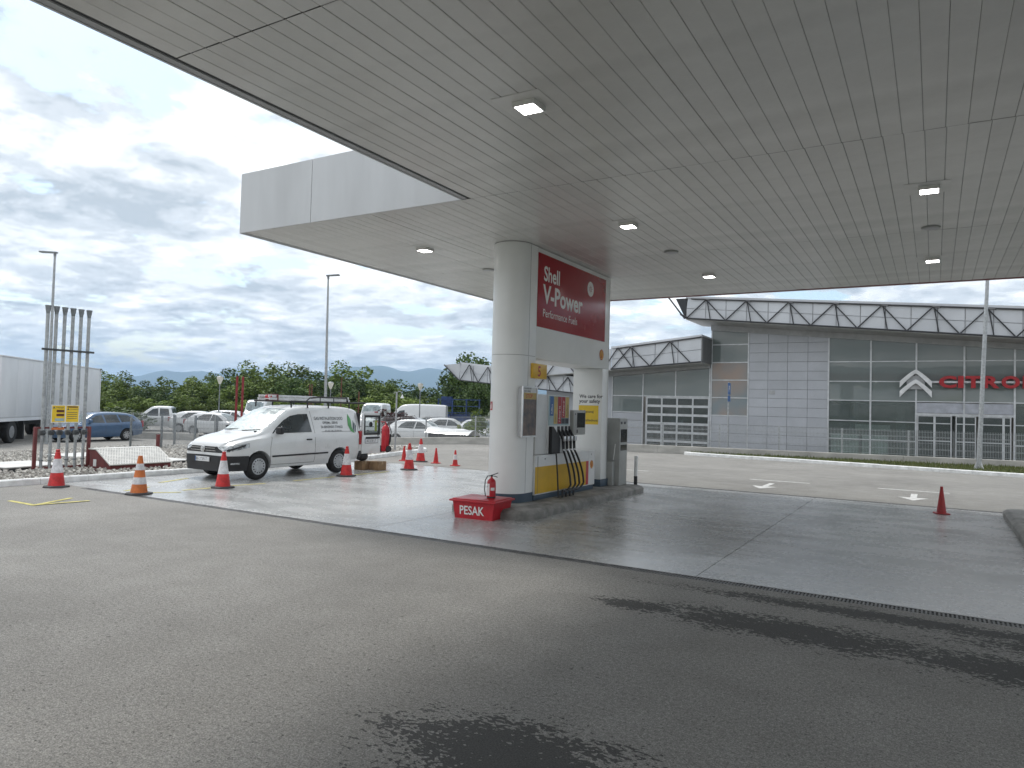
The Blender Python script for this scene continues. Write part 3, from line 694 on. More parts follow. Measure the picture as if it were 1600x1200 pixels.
def pecten(mb, fn, r):               # scallop outline
    P = []
    for k in range(15):
        a = R_(-32+k*(244/14)); rr = r*(1.0+.035*math.cos(k*math.pi)); P.append((math.cos(a)*rr, math.sin(a)*rr*1.02))
    P += [(-r*.52, -r*.80), (-r*.50, -r*1.06), (r*.50, -r*1.06), (r*.52, -r*.80)]
    return mb.add([fn(a, b) for a, b in P], [tuple(range(len(P)))])
def shell_logo(y, z, r, x, lab):
    t = thing('shell_emblem', lab, 'emblem', (x, y, z), group='scallop emblems on the pump island')
    m = MB(); pecten(m, lambda a, b: (x+.003, y+a, z+b), r); m.build('outline', 'paint_red', t)
    m = MB(); pecten(m, lambda a, b: (x+.0045, y+a, z+b), r*.84); m.build('face', 'sign_yellow', t)
    m = MB()
    for k in range(-3, 4):
        a = R_(90-k*24); m.add([(x+.006, y+math.cos(a)*r*.1-.004, z-r*.7), (x+.006, y+math.cos(a)*r*.1+.004, z-r*.7), (x+.006, y+math.cos(a)*r*.8+.004, z+math.sin(a)*r*.8), (x+.006, y+math.cos(a)*r*.8-.004, z+math.sin(a)*r*.8)], [(0, 1, 2, 3)])
    m.build('ribs', 'paint_red', t)
shell_logo(14.88, 3.15, .115, XS, 'yellow scallop emblem on white header below the red board')
# number box, wall posters and signs
NB = thing('pump_number_box', 'yellow box with red number five under the portal header', 'sign', (XS-.2, 11.95, 2.5))
MB().bbox((XS-.16, 11.62, 2.46), (XS+.05, 12.18, 2.74), .012).build('box', 'sign_yellow', NB)
m = MB(); put_text(m, '5', .27, lambda a, b: (XS+.0515, 11.80+a, 2.505+b), .018); m.build('numeral', 'paint_red', NB)
m = MB(); put_text(m, '5', .20, lambda a, b: (XS-.125+a*.8, 11.6185, 2.52+b), .014); m.build('numeral', 'paint_red', NB)
PF = thing('poster_frame', 'narrow framed safety poster on the flat of the round column', 'poster', (XS+.05, 11.55, 1.35))
y0, y1, z0, z1 = 11.22, 11.78, 1.36, 2.30; xp = XS+.06
MB().box((XS-.03, y0+.03, z0+.03), (xp-.004, y1-.03, z1-.03)).build('backing', 'trim_grey', PF)
m = MB(); m.bbox((xp-.01, y0, z0), (xp+.02, y0+.03, z1), .004); m.bbox((xp-.01, y1-.03, z0), (xp+.02, y1, z1), .004); m.box((xp-.009, y0+.03, z0), (xp+.018, y1-.03, z0+.03)); m.box((xp-.009, y0+.03, z1-.03), (xp+.018, y1-.03, z1)); m.build('frame', 'alu', PF)
MB().box((xp-.004, y0+.03, z0+.03), (xp+.004, y1-.03, z0+.70)).build('photo_print', mk('poster_photo', (.22, .15, .12), .3, col2=(.04, .045, .055), scale=6, det=3), PF)
MB().box((xp-.004, y0+.03, z0+.70), (xp+.004, y1-.03, z0+.82)).build('yellow_band', 'sign_tan', PF); MB().box((xp-.004, y0+.03, z0+.82), (xp+.004, y1-.03, z1-.03)).build('title_band', 'cabinet_white', PF)
m = MB(); put_text(m, 'We care for', .055, lambda a, b: (xp+.0055, y0+.06+a, z0+.885+b), .012); put_text(m, 'your safety', .055, lambda a, b: (xp+.0055, y0+.06+a, z0+.835+b), .012); m.build('title', 'ink', PF)
m = MB(); put_text(m, 'STOP', .10, lambda a, b: (xp+.0055, y0+.14+a, z0+.725+b), .012); m.build('band_print', 'paint_red', PF)
YL = 14.98                                  # face of the second leg that looks towards the column
SS = thing('safety_sign', 'yellow safety notice with black print on the inner white leg', 'sign', (XS-.35, YL, 1.6))
sa, sb = onY(904.5, 633, YL), onY(934.5, 663.5, YL); xx0 = sa.x; sw_ = sb.x-sa.x
m = MB(); put_text(m, 'We care for', .115, lambda a, b: (xx0+.01+a, YL-.0015, sa.z+.17+b), .022); put_text(m, 'your safety', .115, lambda a, b: (xx0+.01+a, YL-.0015, sa.z+.06+b), .022); m.build('title', 'sign_dark', SS)
MB().box((xx0, YL-.004, sb.z), (sb.x, YL+.002, sa.z)).build('panel', 'sign_yellow2', SS)
m = MB(); put_text(m, '2  Sacuvaj', .085, lambda a, b: (xx0+.04+a, YL-.0055, sa.z-.17+b), .012); put_text(m, '5  bezbednost', .078, lambda a, b: (xx0+.04+a, YL-.0055, sb.z+.07+b), .012); m.build('print', 'sign_dark', SS)
EX = thing('extinguisher_sign', 'small red fire extinguisher pictogram on the round column', 'sign', (-6.9, 11.2, 1.9))
ang = R_(232); cx_, cy_ = XS-RC, YC
def oncol(u, v, dz=0., off=.004):
    a = ang+u/RC; return (cx_+(RC+off)*math.cos(a), cy_+(RC+off)*math.sin(a), 1.92+v)
m = MB(); decal(m, [(-.055, -.08), (.055, -.08), (.055, .08), (-.055, .08)], lambda a, b: oncol(a, b), 3); m.build('plate', 'paint_red', EX)
m = MB(); decal(m, [(-.02, -.055), (.02, -.055), (.02, .02), (.008, .035), (.008, .055), (-.008, .055), (-.008, .035), (-.02, .02)], lambda a, b: oncol(a, b, 0, .006), 1); m.build('pictogram', 'white_letter', EX)
# ---- fuel dispenser
XD = XS+.05; DY0, DY1 = 11.815, 14.55
dis = thing('fuel_dispenser', 'white and yellow fuel dispenser with black hoses hanging from nozzles', 'fuel pump', (XS-RC, 13.2, ZI))
MB().bbox((XW-.03, DY0+.02, ZI), (XD-.03, DY1-.02, ZI+.10), .008).build('plinth', 'blue_skirt', dis)
MB().bbox((XW-.05, DY0, ZI+.10), (XD-.006, DY1, 1.01), .012).build('cabinet', 'cabinet_white', dis)
MB().box((XD-.007, DY0+.10, ZI+.125), (XD, 14.08, .79)).build('yellow_panel', 'cabinet_yellow', dis); MB().box((XD-.007, 14.085, ZI+.125), (XD+.001, 14.21, .79)).build('red_stripe', 'paint_red', dis)
MB().box((XD-.007, DY0+.003, ZI+.125), (XD-.001, DY0+.094, .79)).build('yellow_panel', 'cabinet_yellow', dis)
MB().box((XD-.0065, DY0+.094, ZI+.125), (XD+.0005, DY0+.100, .99)).build('panel_gap', 'seam', dis)
MB().box((XD-.0065, 14.215, ZI+.12), (XD-.003, 14.54, .99)).build('end_cover', 'cabinet_white', dis)
for y in (12.2, 13.5, 14.35): MB().disc((XD-.003, y, .93), .014, 'x', 10, .008).build('lock', 'sign_dark', dis)
MB().bbox((XW+.02, DY0+.02, 1.02), (XS+.02, 12.29, 2.17), .015).build('hydraulics_tower', 'cabinet_white', dis)
MB().bbox((XW+.05, 12.295, 1.02), (XS+.028, 13.24, 2.16), .01).build('nozzle_tower', 'cabinet_white', dis)
MB().box((XS+.028, 12.32, 1.57), (XS+.034, 13.22, 2.15)).build('product_head', 'sign_teal', dis)
for k, (mt_, lo) in enumerate([('sign_blue', 1.76), ('sign_tan', 1.60), ('sign_red2', 1.60), ('sign_red2', 1.72), ('sign_tan', 1.72)]):
    ya = 12.37+k*.17; MB().box((XS+.034, ya, lo), (XS+.037, ya+.15, 2.14)).build('product_label', mt_, dis)
    mm = MB()
    put_text(mm, ['AdBlue', 'Diesel', 'V-Power 95', 'V-Power D', 'FuelSave'][k], .085, lambda a, b: (XS+.0382, ya+.105-b, lo+.03+a*.8), .004); mm.build('label_print', 'white_letter' if k in (0, 2, 3) else 'ink', dis)
    if k >= 3: MB().box((XS+.034, ya, 1.60), (XS+.037, ya+.15, 1.71)).build('price_window', 'sign_dark', dis)
m = MB(); m.prism([(XS+.03, 12.36, 1.55), (XS+.03, 12.42, 1.55), (XS+.03, 12.72, 1.32), (XS+.03, 12.72, 1.02), (XS+.03, 12.36, 1.02)], (.07, 0, 0)); m.build('nozzle_boot', 'black_plastic', dis)
for k in range(4):
    y = 12.78+k*.165
    MB().box((XS+.028, y-.06, 1.30), (XS+.033, y+.045, 1.55)).build('nozzle_recess', 'black_plastic', dis)
    nz = MB(); nz.tube([(XS+.05, y-.03, 1.48), (XS+.09, y-.01, 1.38), (XS+.13, y+.01, 1.30), (XS+.14, y+.012, 1.08)], [.018, .028, .036, .028], 8); nb = nz.build('nozzle', 'black_plastic', dis)
    g = MB(); g.bbox((XS+.125, y-.025, 1.25), (XS+.18, y+.06, 1.36), .02); g.build('nozzle_guard', 'steel', nb)
    g = MB(); g.lathe([(.032, 1.07), (.032, 1.10)], (XS+.14, y+.012, 0), 'z', 12); g.build('swivel_ring', 'steel', nb)
    pts = []; yb = y+.012; sw = (-.02, .03, .06, .10)[k]
    for i in range(25):
        t = i/24
        if t < .55: s = t/.55; z = 1.08-.70*s**1.05; yv = yb+(.17+sw)*math.sin(s*math.pi*.60); xv = XS+.14+.11*s
        else: s = (t-.55)/.45; z = .38-.10*math.sin(s*math.pi*.75); yv = yb+(.17+sw)*math.sin(.60*math.pi)*(1-s)-.17*s; xv = XS+.25-.02*s
        pts.append((xv, yv, z))
    pts.append((XS+.235, pts[-1][1]-.015, .24)); pts.append((XS+.23, pts[-1][1], ZI+.01))
    MB().tube(pts, .021, 8).build('hose', 'hose', dis)
MB().tube([(XS+.12, 12.52, 1.02), (XS+.16, 12.52, .6), (XS+.2, 12.50, ZI+.01)], .016, 8).build('hose', 'hose', dis)
st = MB().bbox((XS+.02, 13.27, 1.37), (XS+.12, 13.86, 1.88), .018).build('payment_display', 'cabinet_grey', dis)
MB().box((XS+.12, 13.43, 1.52), (XS+.123, 13.82, 1.83)).build('screen', 'screen', st); MB().box((XS+.12, 13.42, 1.41), (XS+.122, 13.48, 1.48)).build('card_slot', 'sign_dark', st); MB().disc((XS+.121, 13.35, 1.80), .02, 'x', 12, .004).build('button', 'sign_dark', st)
MB().box((XS-.3, 13.25, 1.28), (XS+.06, 13.46, 1.31)).build('shelf', 'cabinet_grey', dis)
MB().tube([(XS-.15, 13.38, 1.86), (XS-.15, 13.38, 2.0)], .06, 10).build('alarm_dome', 'paint_red', dis)
shell_logo(14.37, .71, .085, XD-.002, 'small yellow scallop emblem on the dispenser cabinet end')
# grey service unit and bollard at the island end
SU = thing('service_terminal', 'tall grey service terminal with black screens at the island end', 'terminal', (-6.6, 15.9, ZI))
MB().bbox((-7.05, 15.55, ZI), (-6.27, 16.02, 1.72), .012).build('housing', 'cabinet_grey', SU)
MB().box((-6.272, 15.60, 1.16), (-6.262, 15.98, 1.46)).build('screen', 'screen', SU); MB().box((-6.272, 15.60, .97), (-6.262, 15.98, 1.10)).build('screen', 'screen', SU)
MB().bbox((-6.30, 15.60, 1.58), (-6.262, 15.68, 1.64), .005).build('sensor', 'sign_dark', SU); MB().bbox((-6.30, 15.80, 1.58), (-6.262, 15.88, 1.64), .005).build('sensor', 'sign_dark', SU)
MB().bbox((-6.80, 15.40, ZI), (-6.38, 15.545, .72), .012).build('lower_box', 'cabinet_grey', SU); MB().tube([(-6.40, 15.50, .75), (-6.36, 15.50, 1.12)], .012, 8).build('handle', 'white_paint', SU)
BO = thing('bollard', 'white post with black foot at the end of the pump island', 'bollard', (-6.12, 16.16, ZI))
bx, by = -6.08, 16.12
MB().lathe([(.042, ZI), (.042, ZI+.20)], (bx, by, 0), 'z', 16).build('black_foot', 'black_plastic', BO)
MB().lathe([(.041, ZI+.20), (.041, .70), (.047, .705), (.047, .725), (.041, .73), (.041, .79), (.047, .795), (.047, .815), (.038, .83), (0, .84)], (bx, by, 0), 'z', 16).build('post', 'white_paint', BO)
# sand box and extinguisher
SB = thing('sand_box', 'red lidded sand box with white lettering in front of the column', 'bin', (-6.7, 10.4, 0), R_(5))
def lq(P, m=None): return P
m = MB(); v = []
for z, e in ((0.0, 0.), (.02, 0.), (.285, .035)):
    for x, y in ((-.36, -.30), (.36, -.30), (.36, .34), (-.36, .34)): v.append((x+math.copysign(e, x), y+math.copysign(e*.6, y), z))
f = [(3, 2, 1, 0)]+[(i*4+k, i*4+(k+1) % 4, (i+1)*4+(k+1) % 4, (i+1)*4+k) for i in range(2) for k in range(4)]+[(8, 9, 10, 11)]
m.add(v, f); m.build('tub', 'bin_red', SB, True)
m = MB(); m.bbox((-.44, -.37, .287), (.44, .40, .318), .006); m.bbox((-.40, -.33, .318), (.40, .36, .334), .006); m.build('lid', 'bin_red', SB, True)
m = MB(); put_text(m, 'PESAK', .205, lambda a, b: (a-.265, -.3075-.021*(b+.07)/.265, .075+b), .016, sx=.82); m.build('lettering', 'white_letter', SB, True)
FE = thing('fire_extinguisher', 'red fire extinguisher with white label standing on the sand box', 'extinguisher', (-6.53, 10.42, .334))
b = MB().lathe([(.0, 0), (.072, .004), (.076, .02), (.076, .27), (.068, .305), (.04, .335), (.02, .345), (.018, .37)], (0, 0, 0), 'z', 24).build('cylinder', 'bin_red', FE, True)
lb = MB(); decal(lb, [(-.07, .05), (.07, .05), (.07, .255), (-.07, .255)], lambda a, z: (.0772*math.cos(R_(225)+a/.076), .0772*math.sin(R_(225)+a/.076), z), 4); lb.build('label_sheet', 'white_paint', FE, True)
m = MB(); put_text(m, 'PP-9', .04, lambda a, z: (.078*math.cos(R_(225)+(a-.045)/.076), .078*math.sin(R_(225)+(a-.045)/.076), .19+z), .006); m.build('label_print', 'ink', FE, True)
lb = MB(); decal(lb, [(-.035, .14), (.035, .14), (.035, .19), (-.035, .19)], lambda a, z: (.0772*math.cos(R_(320)+a/.076), .0772*math.sin(R_(320)+a/.076), z), 2); lb.build('inspection_tag', 'white_paint', FE, True)
m = MB(); m.tube([(0, 0, .37), (0, 0, .40)], .018, 10); m.tube([(-.02, 0, .39), (.04, .01, .41), (.11, .03, .44)], .008, 6); m.tube([(-.01, 0, .385), (.06, .015, .38), (.10, .03, .365)], .007, 6); m.build('valve', 'black_plastic', FE, True)
m = MB(); m.tube([(-.02, 0, .385), (-.07, -.02, .38), (-.11, -.03, .30), (-.115, -.035, .15), (-.09, -.04, .03)], .009, 8); m.build('hose', 'hose', FE, True)
m = MB(); m.lathe([(.0772, .012), (.0772, .035)], (0, 0, 0), 'z', 24); m.build('foot_ring', 'black_plastic', FE, True)

# ------------------------------------------------------------------ traffic cones
def cone(kind, px, label, group, rz=0., hgt=None):
    p = gp(*px) if len(px) == 2 and px[0] > 20 or px[1] > 100 else Vector((*px, 0))
    t = thing('traffic_cone', label, 'traffic cone', p, rz, group)
    if kind in ('big', 'orange'):
        s = .245; m = MB(); P = []
        for k in range(8):
            a = R_(22.5+45*k); r = s*1.06; P.append((r*math.cos(a), r*math.sin(a)))
        m.add([(x, y, 0) for x, y in P]+[(x*.96, y*.96, .028) for x, y in P]+[(x*.62, y*.62, .038) for x, y in P], [tuple(range(8))[::-1]]+[(i*8+k, i*8+(k+1) % 8, (i+1)*8+(k+1) % 8, (i+1)*8+k) for i in range(2) for k in range(8)]+[tuple(range(16, 24))])
        m.build('base', 'cone_base', t, True)
        h0, h1, r0, r1 = .036, .75, .155, .038; R_at = lambda z: r0+(r1-r0)*(z-h0)/(h1-h0)
        if kind == 'big': bands = [(h0, .30, 'cone_red'), (.30, .585, 'cone_white'), (.585, .70, 'cone_red')]; body = 'cone_red'
        else: bands = [(h0, .20, 'cone_orange'), (.20, .335, 'cone_white'), (.335, .475, 'cone_orange'), (.475, .60, 'cone_white'), (.60, .75, 'cone_orange')]; body = 'cone_orange'
        for a, b_, mt_ in bands:
            e = .0016 if mt_ == 'cone_white' else 0
            MB().lathe([(R_at(a)+e, a), (R_at(b_)+e, b_)], (0, 0, 0), 'z', 28).build('white_band' if mt_ == 'cone_white' else 'cone_body', mt_, t, True)
        if kind == 'big': MB().lathe([(R_at(.70), .70), (R_at(.70)+.006, .705), (.036, .725), (.040, .735), (.036, .77), (.028, .775)], (0, 0, 0), 'z', 24).build('tip', 'cone_red', t, True)
    else:
        q = .125; hh = hgt or .50; m = MB(); m.bbox((-q, -q, 0), (q, q, .028), .01); m.build('base', 'cone_dark_red' if kind == 'smallred' else 'cone_red', t, True)
        body = 'cone_dark_red' if kind == 'smallred' else 'cone_red'
        R_at = lambda z: .088+(.022-.088)*(z-.028)/(hh-.028)
        if kind == 'smallband':
            for a, b_, mt_ in ((.028, .20, body), (.20, .36, 'cone_white'), (.36, hh, body)): MB().lathe([(R_at(a), a), (R_at(b_), b_)], (0, 0, 0), 'z', 24).build('white_band' if mt_ == 'cone_white' else 'cone_body', mt_, t, True)
        else: MB().lathe([(R_at(.028), .028), (R_at(hh-.03), hh-.03), (R_at(hh-.03)+.003, hh-.028), (.024, hh), (.018, hh)], (0, 0, 0), 'z', 24).build('cone_body', body, t, True)
    return t
G1 = 'tall red and white cones around the van'
cone('big', (88, 761), 'tall red and white cone in front of the vent pipes', G1, .3)
cone('orange', (217, 772), 'tall orange and white cone in front of the red tank cover', 'tall orange cone', .1)
cone('big', (348, 762), 'tall red and white cone beside the van front wheel', G1, .2)
cone('big', (541, 744), 'tall red and white cone beside the van rear wheel', G1, .5)
cone('big', (639, 734), 'tall red and white cone on concrete just past the cardboard boxes', G1, .1)
cone('big', (657, 721.5), 'tall red and white cone on the road between small cones', G1, .7)
G2 = 'small cones on the road and concrete'
cone('small', (631, 720), 'small plain red cone behind the tall banded ones', G2, .2)
cone('small', (681, 724), 'small plain red cone standing alone between two banded cones', G2, .2)
cone('smallband', (711, 728), 'small red cone with one white band nearest the column', G2, .1)
cone('smallred', (1471, 803), 'small dark red cone on the concrete at the far drain', G2, .3, .55)
# ------------------------------------------------------------------ vehicles
class Body:
    """closed loft: u runs from the nose (0) to the tail (L), x to the side, z up"""
    def __init__(s, sp):
        s.sp = sp; s.L = sp['L']; s.c = {k: pchip(sp[k]) for k in ('zb', 'zw', 'zt', 'ww', 'wt')}
    def sec(s, u):
        c = s.c; zb, zw, zt, ww, wt = c['zb'](u), c['zw'](u), c['zt'](u), c['ww'](u), c['wt'](u); wb = ww-.05
        zt = max(zt, zw+.02); r = min(.15, (zt-zw)*.5); h = zw-zb
        return [(wb-.10, zb), (wb-.02, zb+.02), (wb, zb+.08), (ww-.012, zb+.25*h), (ww, zb+.5*h), (ww-.003, zb+.75*h), (ww-.012, zw-.05), (ww-.035, zw),
                (ww-.035+(wt-ww+.035)*.5, zw+(zt-r-zw)*.52), (wt, zt-r), (wt-.22*r, zt-.45*r), (wt-.55*r, zt-.16*r), (wt-r*1.1, zt-.03*r), (wt*.55, zt+.008), (0, zt+.015)]
    def x(s, u, z):
        P = s.sec(u)[2:13]
        for (x0, z0), (x1, z1) in zip(P[:-1], P[1:]):
            if z <= z1: return x0+(x1-x0)*max(0, (z-z0))/max(1e-6, z1-z0)
        return P[-1][0]
    def top(s, u, x):
        P = s.sec(u)[9:]; x = abs(x)
        for (x0, z0), (x1, z1) in zip(P[:-1], P[1:]):
            if x >= x1: return z1+(z0-z1)*min(1, max(0, (x-x1)/max(1e-6, x0-x1)))
        return P[-1][1]
    def mesh(s, cuts, mat):
        us = sorted(set([round(s.L*i/44, 4) for i in range(45)]+[.015, .04, .07, .11, .16, .22, s.L-.03, s.L-.07])); v = []; f = []; n = 29
        for u in us:
            P = s.sec(u); ring = P+[(-x, z) for x, z in P[-2::-1]]; v += [(x, u, z) for x, z in ring]
        for i in range(len(us)-1):
            for k in range(n): f.append((i*n+k, i*n+(k+1) % n, (i+1)*n+(k+1) % n, (i+1)*n+k))
        f += [tuple(range(n))[::-1], tuple((len(us)-1)*n+k for k in range(n))]
        me = MB().add(v, f, True).mesh('body', mat)
        if cuts:
            tmp = bpy.data.objects.new('tmp', me); COL.objects.link(tmp); cs = []
            for (u, z, r) in cuts:
                for sd in (-1, 1):
                    cm = MB().lathe([(r, .52), (r, 1.4)], (0, u, z), 'x', 36, True).mesh('cut', 'tyre')
                    if sd < 0:
                        for q in cm.vertices: q.co.x *= -1
                        cm.flip_normals()
                    co = bpy.data.objects.new('cut', cm); COL.objects.link(co); cs.append(co)
                    md = tmp.modifiers.new('b', 'BOOLEAN'); md.operation = 'DIFFERENCE'; md.object = co; md.solver = 'EXACT'
            dg = bpy.context.evaluated_depsgraph_get(); nm = bpy.data.meshes.new_from_object(tmp.evaluated_get(dg))
            bpy.data.objects.remove(tmp)
            for co in cs: bpy.data.objects.remove(co)
            me = nm; me.materials.clear(); me.materials.append(MATS[mat])
        me.set_sharp_from_angle(angle=R_(32)); return me
def vehicle(sp, name, label, loc, rz, color, cat='car', group=None, detail=True):
    B = Body(sp); t = thing(name, label, cat, loc, rz, group); L_ = sp['L']; rw = sp['rw']; oy = -L_/2
    sh = lambda q: (q[0], q[1]+oy, q[2])
    def bld(m, nm, mat, par=None, lab=None):
        m.v = [sh(q) for q in m.v]; o = m.build(nm, mat, par or t, True, lab); return o
    me = B.mesh([(u, rw, rw*1.17) for u in sp['ax']], color)
    for q in me.vertices: q.co.y += oy
    body = bpy.data.objects.new('body', me); COL.objects.link(body); body.parent = t
    side = lambda sd, off=.007: (lambda u, z: (sd*(B.x(u, z)+off), u, z))
    topm = lambda off=.008: (lambda xr, u: (xr*B.c['wt'](u), u-off*.7, B.top(u, xr*B.c['wt'](u))+off*.8))
    for sd in (1, -1):
        for w in sp.get('win', []):
            m = MB(); decal(m, w, side(sd, .006), 3); bld(m, 'side_window', 'car_glass')
        if detail:
            for ln in sp.get('seams', []):
                m = MB()
                for a, b_ in zip(ln[:-1], ln[1:]):
                    n = 6; pts = [(a[0]+(b_[0]-a[0])*i/n, a[1]+(b_[1]-a[1])*i/n) for i in range(n+1)]; hz = abs(b_[0]-a[0]) > abs(b_[1]-a[1]); w = .005
                    for p, q in zip(pts[:-1], pts[1:]):
                        f_ = side(sd, .0025); e = (0, w) if hz else (w, 0); m.add([f_(p[0]-e[0], p[1]-e[1]), f_(q[0]-e[0], q[1]-e[1]), f_(q[0]+e[0], q[1]+e[1]), f_(p[0]+e[0], p[1]+e[1])], [(0, 1, 2, 3)], True)
                bld(m, 'panel_seam', 'seam')
            for u, z in sp.get('handles', []):
                m = MB(); xx = B.x(u, z); m.bbox((sd*(xx-.005), u-.09, z-.018), (sd*(xx+.03), u+.09, z+.018), .012); bld(m, 'door_handle', sp.get('hmat', color))
            if 'mirror' in sp:
                u, z = sp['mirror']; xx = B.x(u, z); m = MB(); m.bbox((sd*(xx+.02), u-.06, z-.02), (sd*(xx+.21), u+.08, z+.16), .04); m.tube([(sd*(xx-.03), u+.05, z), (sd*(xx+.08), u+.02, z+.02)], .03, 6); bld(m, 'wing_mirror', sp.get('mmat', color))
        for u in sp['ax']:
            xo = B.c['ww'](u)-.012; w_ = .2; m = MB()
            m.lathe([(rw*.62, xo-.01), (rw*.66, xo-.002), (rw*.86, xo), (rw*.96, xo-.02), (rw, xo-.05), (rw, xo-w_+.04), (rw*.95, xo-w_), (rw*.6, xo-w_)], (0, u, rw), 'x', 32, True, False)
            if sd < 0: m.v = [(-a, b_, c) for a, b_, c in m.v]
            wh = bld(m, 'wheel', 'tyre')
            m = MB(); m.lathe([(rw*.64, xo-.012), (rw*.62, xo-.03), (rw*.55, xo-.045), (rw*.42, xo-.025), (rw*.30, xo-.012), (rw*.2, xo-.03), (rw*.14, xo-.018), (0, xo-.015)], (0, u, rw), 'x', 32)
            if sd < 0: m.v = [(-a, b_, c) for a, b_, c in m.v]
            bld(m, 'rim', 'rim', wh)
            if detail:
                m = MB(); nh = sp.get('holes', 12)  # black discs stand in for the shaded holes of the rim
                for k in range(nh):
                    a = 2*math.pi*k/nh; m.disc((xo-.024, u+rw*.475*math.cos(a), rw+rw*.475*math.sin(a)), rw*(.055 if nh > 8 else .10), 'x', 10, .03)
                if sd < 0: m.v = [(-a, b_, c) for a, b_, c in m.v]
                bld(m, 'rim_shade_discs', 'truck_black', wh)
    u0, u1, k0, k1 = sp['ws']
    P = [(-k0, u0), (0, u0-.03), (k0, u0), (k1, u1), (-k1, u1)]
    if sp.get('shade'):
        m = MB(); decal(m, [(a*.97, u0+(b_-u0)*.96+.01) for a, b_ in P], topm(.006), 4); bld(m, 'sun_shade', 'sun_shade')
        m = MB(); decal(m, P, topm(.014), 4); bld(m, 'windscreen', 'glass_pane')
    else: m = MB(); decal(m, P, topm(.007), 4); bld(m, 'windscreen', 'car_glass_lit')
    if 'rear' in sp:
        u0, u1, k0, k1 = sp['rear']; m = MB(); decal(m, [(-k0, u0), (k0, u0), (k1, u1), (-k1, u1)], lambda xr, u: (xr*B.c['wt'](u), u+.006, B.top(u, xr*B.c['wt'](u))+.006), 4); bld(m, 'rear_window', 'car_glass')
    # nose strips: a patch wrapped round the front, s 0..1 across the flat nose, 1..2 along the side
    def nose(s, z, off, um): 
        w0 = B.x(0, z)
        if s <= 1: return (s*w0, -off-.0, z)
        u = (s-1)*um; return (B.x(u, z)+off, u, z)
    def wrap(m, s0, s1, zf, off, um, sd=1, n=18, nz=3):
        V = []; 
        for i in range(n+1):
            s = s0+(s1-s0)*i/n; z0, z1 = zf((s-s0)/(s1-s0))
            for j in range(nz+1):
                q = nose(s, z0+(z1-z0)*j/nz, off, um); V.append((sd*q[0], q[1], q[2]))
        m.add(V, [(i*(nz+1)+j, (i+1)*(nz+1)+j, (i+1)*(nz+1)+j+1, i*(nz+1)+j+1) for i in range(n) for j in range(nz)], True)
    for nm, mat, s0, s1, zf, off, um, both in sp['nose']:
        if both == 'pair':
            for sd in (1, -1): m = MB(); wrap(m, s0, s1, zf, off, um, sd); bld(m, nm, mat)
        else:
            m = MB(); wrap(m, s0, s1, zf, off, um, 1); wrap(m, s0, s1, zf, off, um, -1); bld(m, nm, mat)
    for nm, mat, x0, x1, z0, z1 in sp.get('tail', []):
        for sd in (1, -1): m = MB(); m.bbox((sd*x0, L_-.09, z0), (sd*x1, L_+.012, z1), .01); bld(m, nm, mat)
    return t, B, bld, side
CADDY = dict(L=4.41, rw=.32, ax=(.88, 3.56),
    zb=[(0, .27), (.4, .22), (1.5, .25), (3.6, .26), (4.41, .34)],
    zw=[(0, .66), (.06, .76), (.3, .88), (.9, .98), (1.6, 1.05), (3, 1.09), (4.41, 1.09)],
    zt=[(0, .72), (.03, .80), (.10, .88), (.25, .95), (.6, 1.04), (.95, 1.10), (1.06, 1.15), (1.25, 1.29), (1.55, 1.49), (1.8, 1.64), (1.98, 1.715), (2.3, 1.775), (2.9, 1.80), (3.7, 1.79), (4.25, 1.75), (4.41, 1.70)],
    ww=[(0, .60), (.05, .70), (.15, .78), (.35, .84), (.7, .885), (1.0, .897), (4.15, .897), (4.41, .86)],
    wt=[(0, .46), (.1, .58), (.4, .68), (1.0, .76), (1.5, .72), (1.95, .67), (2.6, .69), (4.2, .70), (4.41, .68)],
    win=[[(1.30, 1.10), (1.46, 1.24), (1.72, 1.42), (1.95, 1.53), (2.2, 1.575), (2.50, 1.585), (2.56, 1.12)]],
    seams=[[(1.22, .36), (1.20, .75), (1.25, 1.02)], [(2.66, .34), (2.655, 1.1), (2.60, 1.66)], [(1.22, .34), (2.66, .34)], [(4.30, .5), (4.30, 1.62)], [(2.9, 1.12), (4.2, 1.12)]],
    handles=[(2.44, .93)], hmat='black_plastic', mirror=(1.42, 1.10), mmat='black_plastic', holes=14, ws=(1.05, 1.93, .93, .90), shade=True,
    nose=[('front_bumper', 'black_plastic', 0, 2, lambda k: (.235, .60-.02*k if k < .8 else .585), .016, .58, 1),
          ('lower_intake', 'truck_black', 0, 1.25, lambda k: (.34, .44), .021, .58, 1),
          ('grille', 'truck_black', 0, 1.05, lambda k: (.66, .80), .012, .5, 1),
          ('grille_bar', 'chrome', 0, 1.0, lambda k: (.695, .71), .02, .5, 1), ('grille_bar', 'chrome', 0, 1.0, lambda k: (.755, .768), .02, .5, 1),
          ('headlight', 'lamp_lens', 1.05, 1.95, lambda k: (.665+.12*k, .80+.085*k), .012, .62, 'pair'),
          ('headlight_bezel', 'black_plastic', 1.12, 1.80, lambda k: (.69+.125*k, .735+.125*k), .0145, .62, 'pair'),
          ('fog_light', 'lamp_lens', 1.25, 1.6, lambda k: (.39, .43), .022, .58, 'pair')],
    tail=[('tail_light', 'tail_lens', .80, .885, .74, 1.12), ('rear_bumper', 'black_plastic', .02, .87, .34, .56)])
van, VB, vb, vside = vehicle(CADDY, 'panel_van', 'white panel van with roof ladder and rear door open among cones', (-14.80, 11.70-.88+2.205, 0), 0., 'car_white', 'van')
for _s in (1, -1): m = MB(); decal(m, [(1.25, .525), (1.25, .565), (3.12, .585), (3.12, .545)], vside(_s, .014), 3); vb(m, 'side_moulding', 'black_plastic')
m = MB()
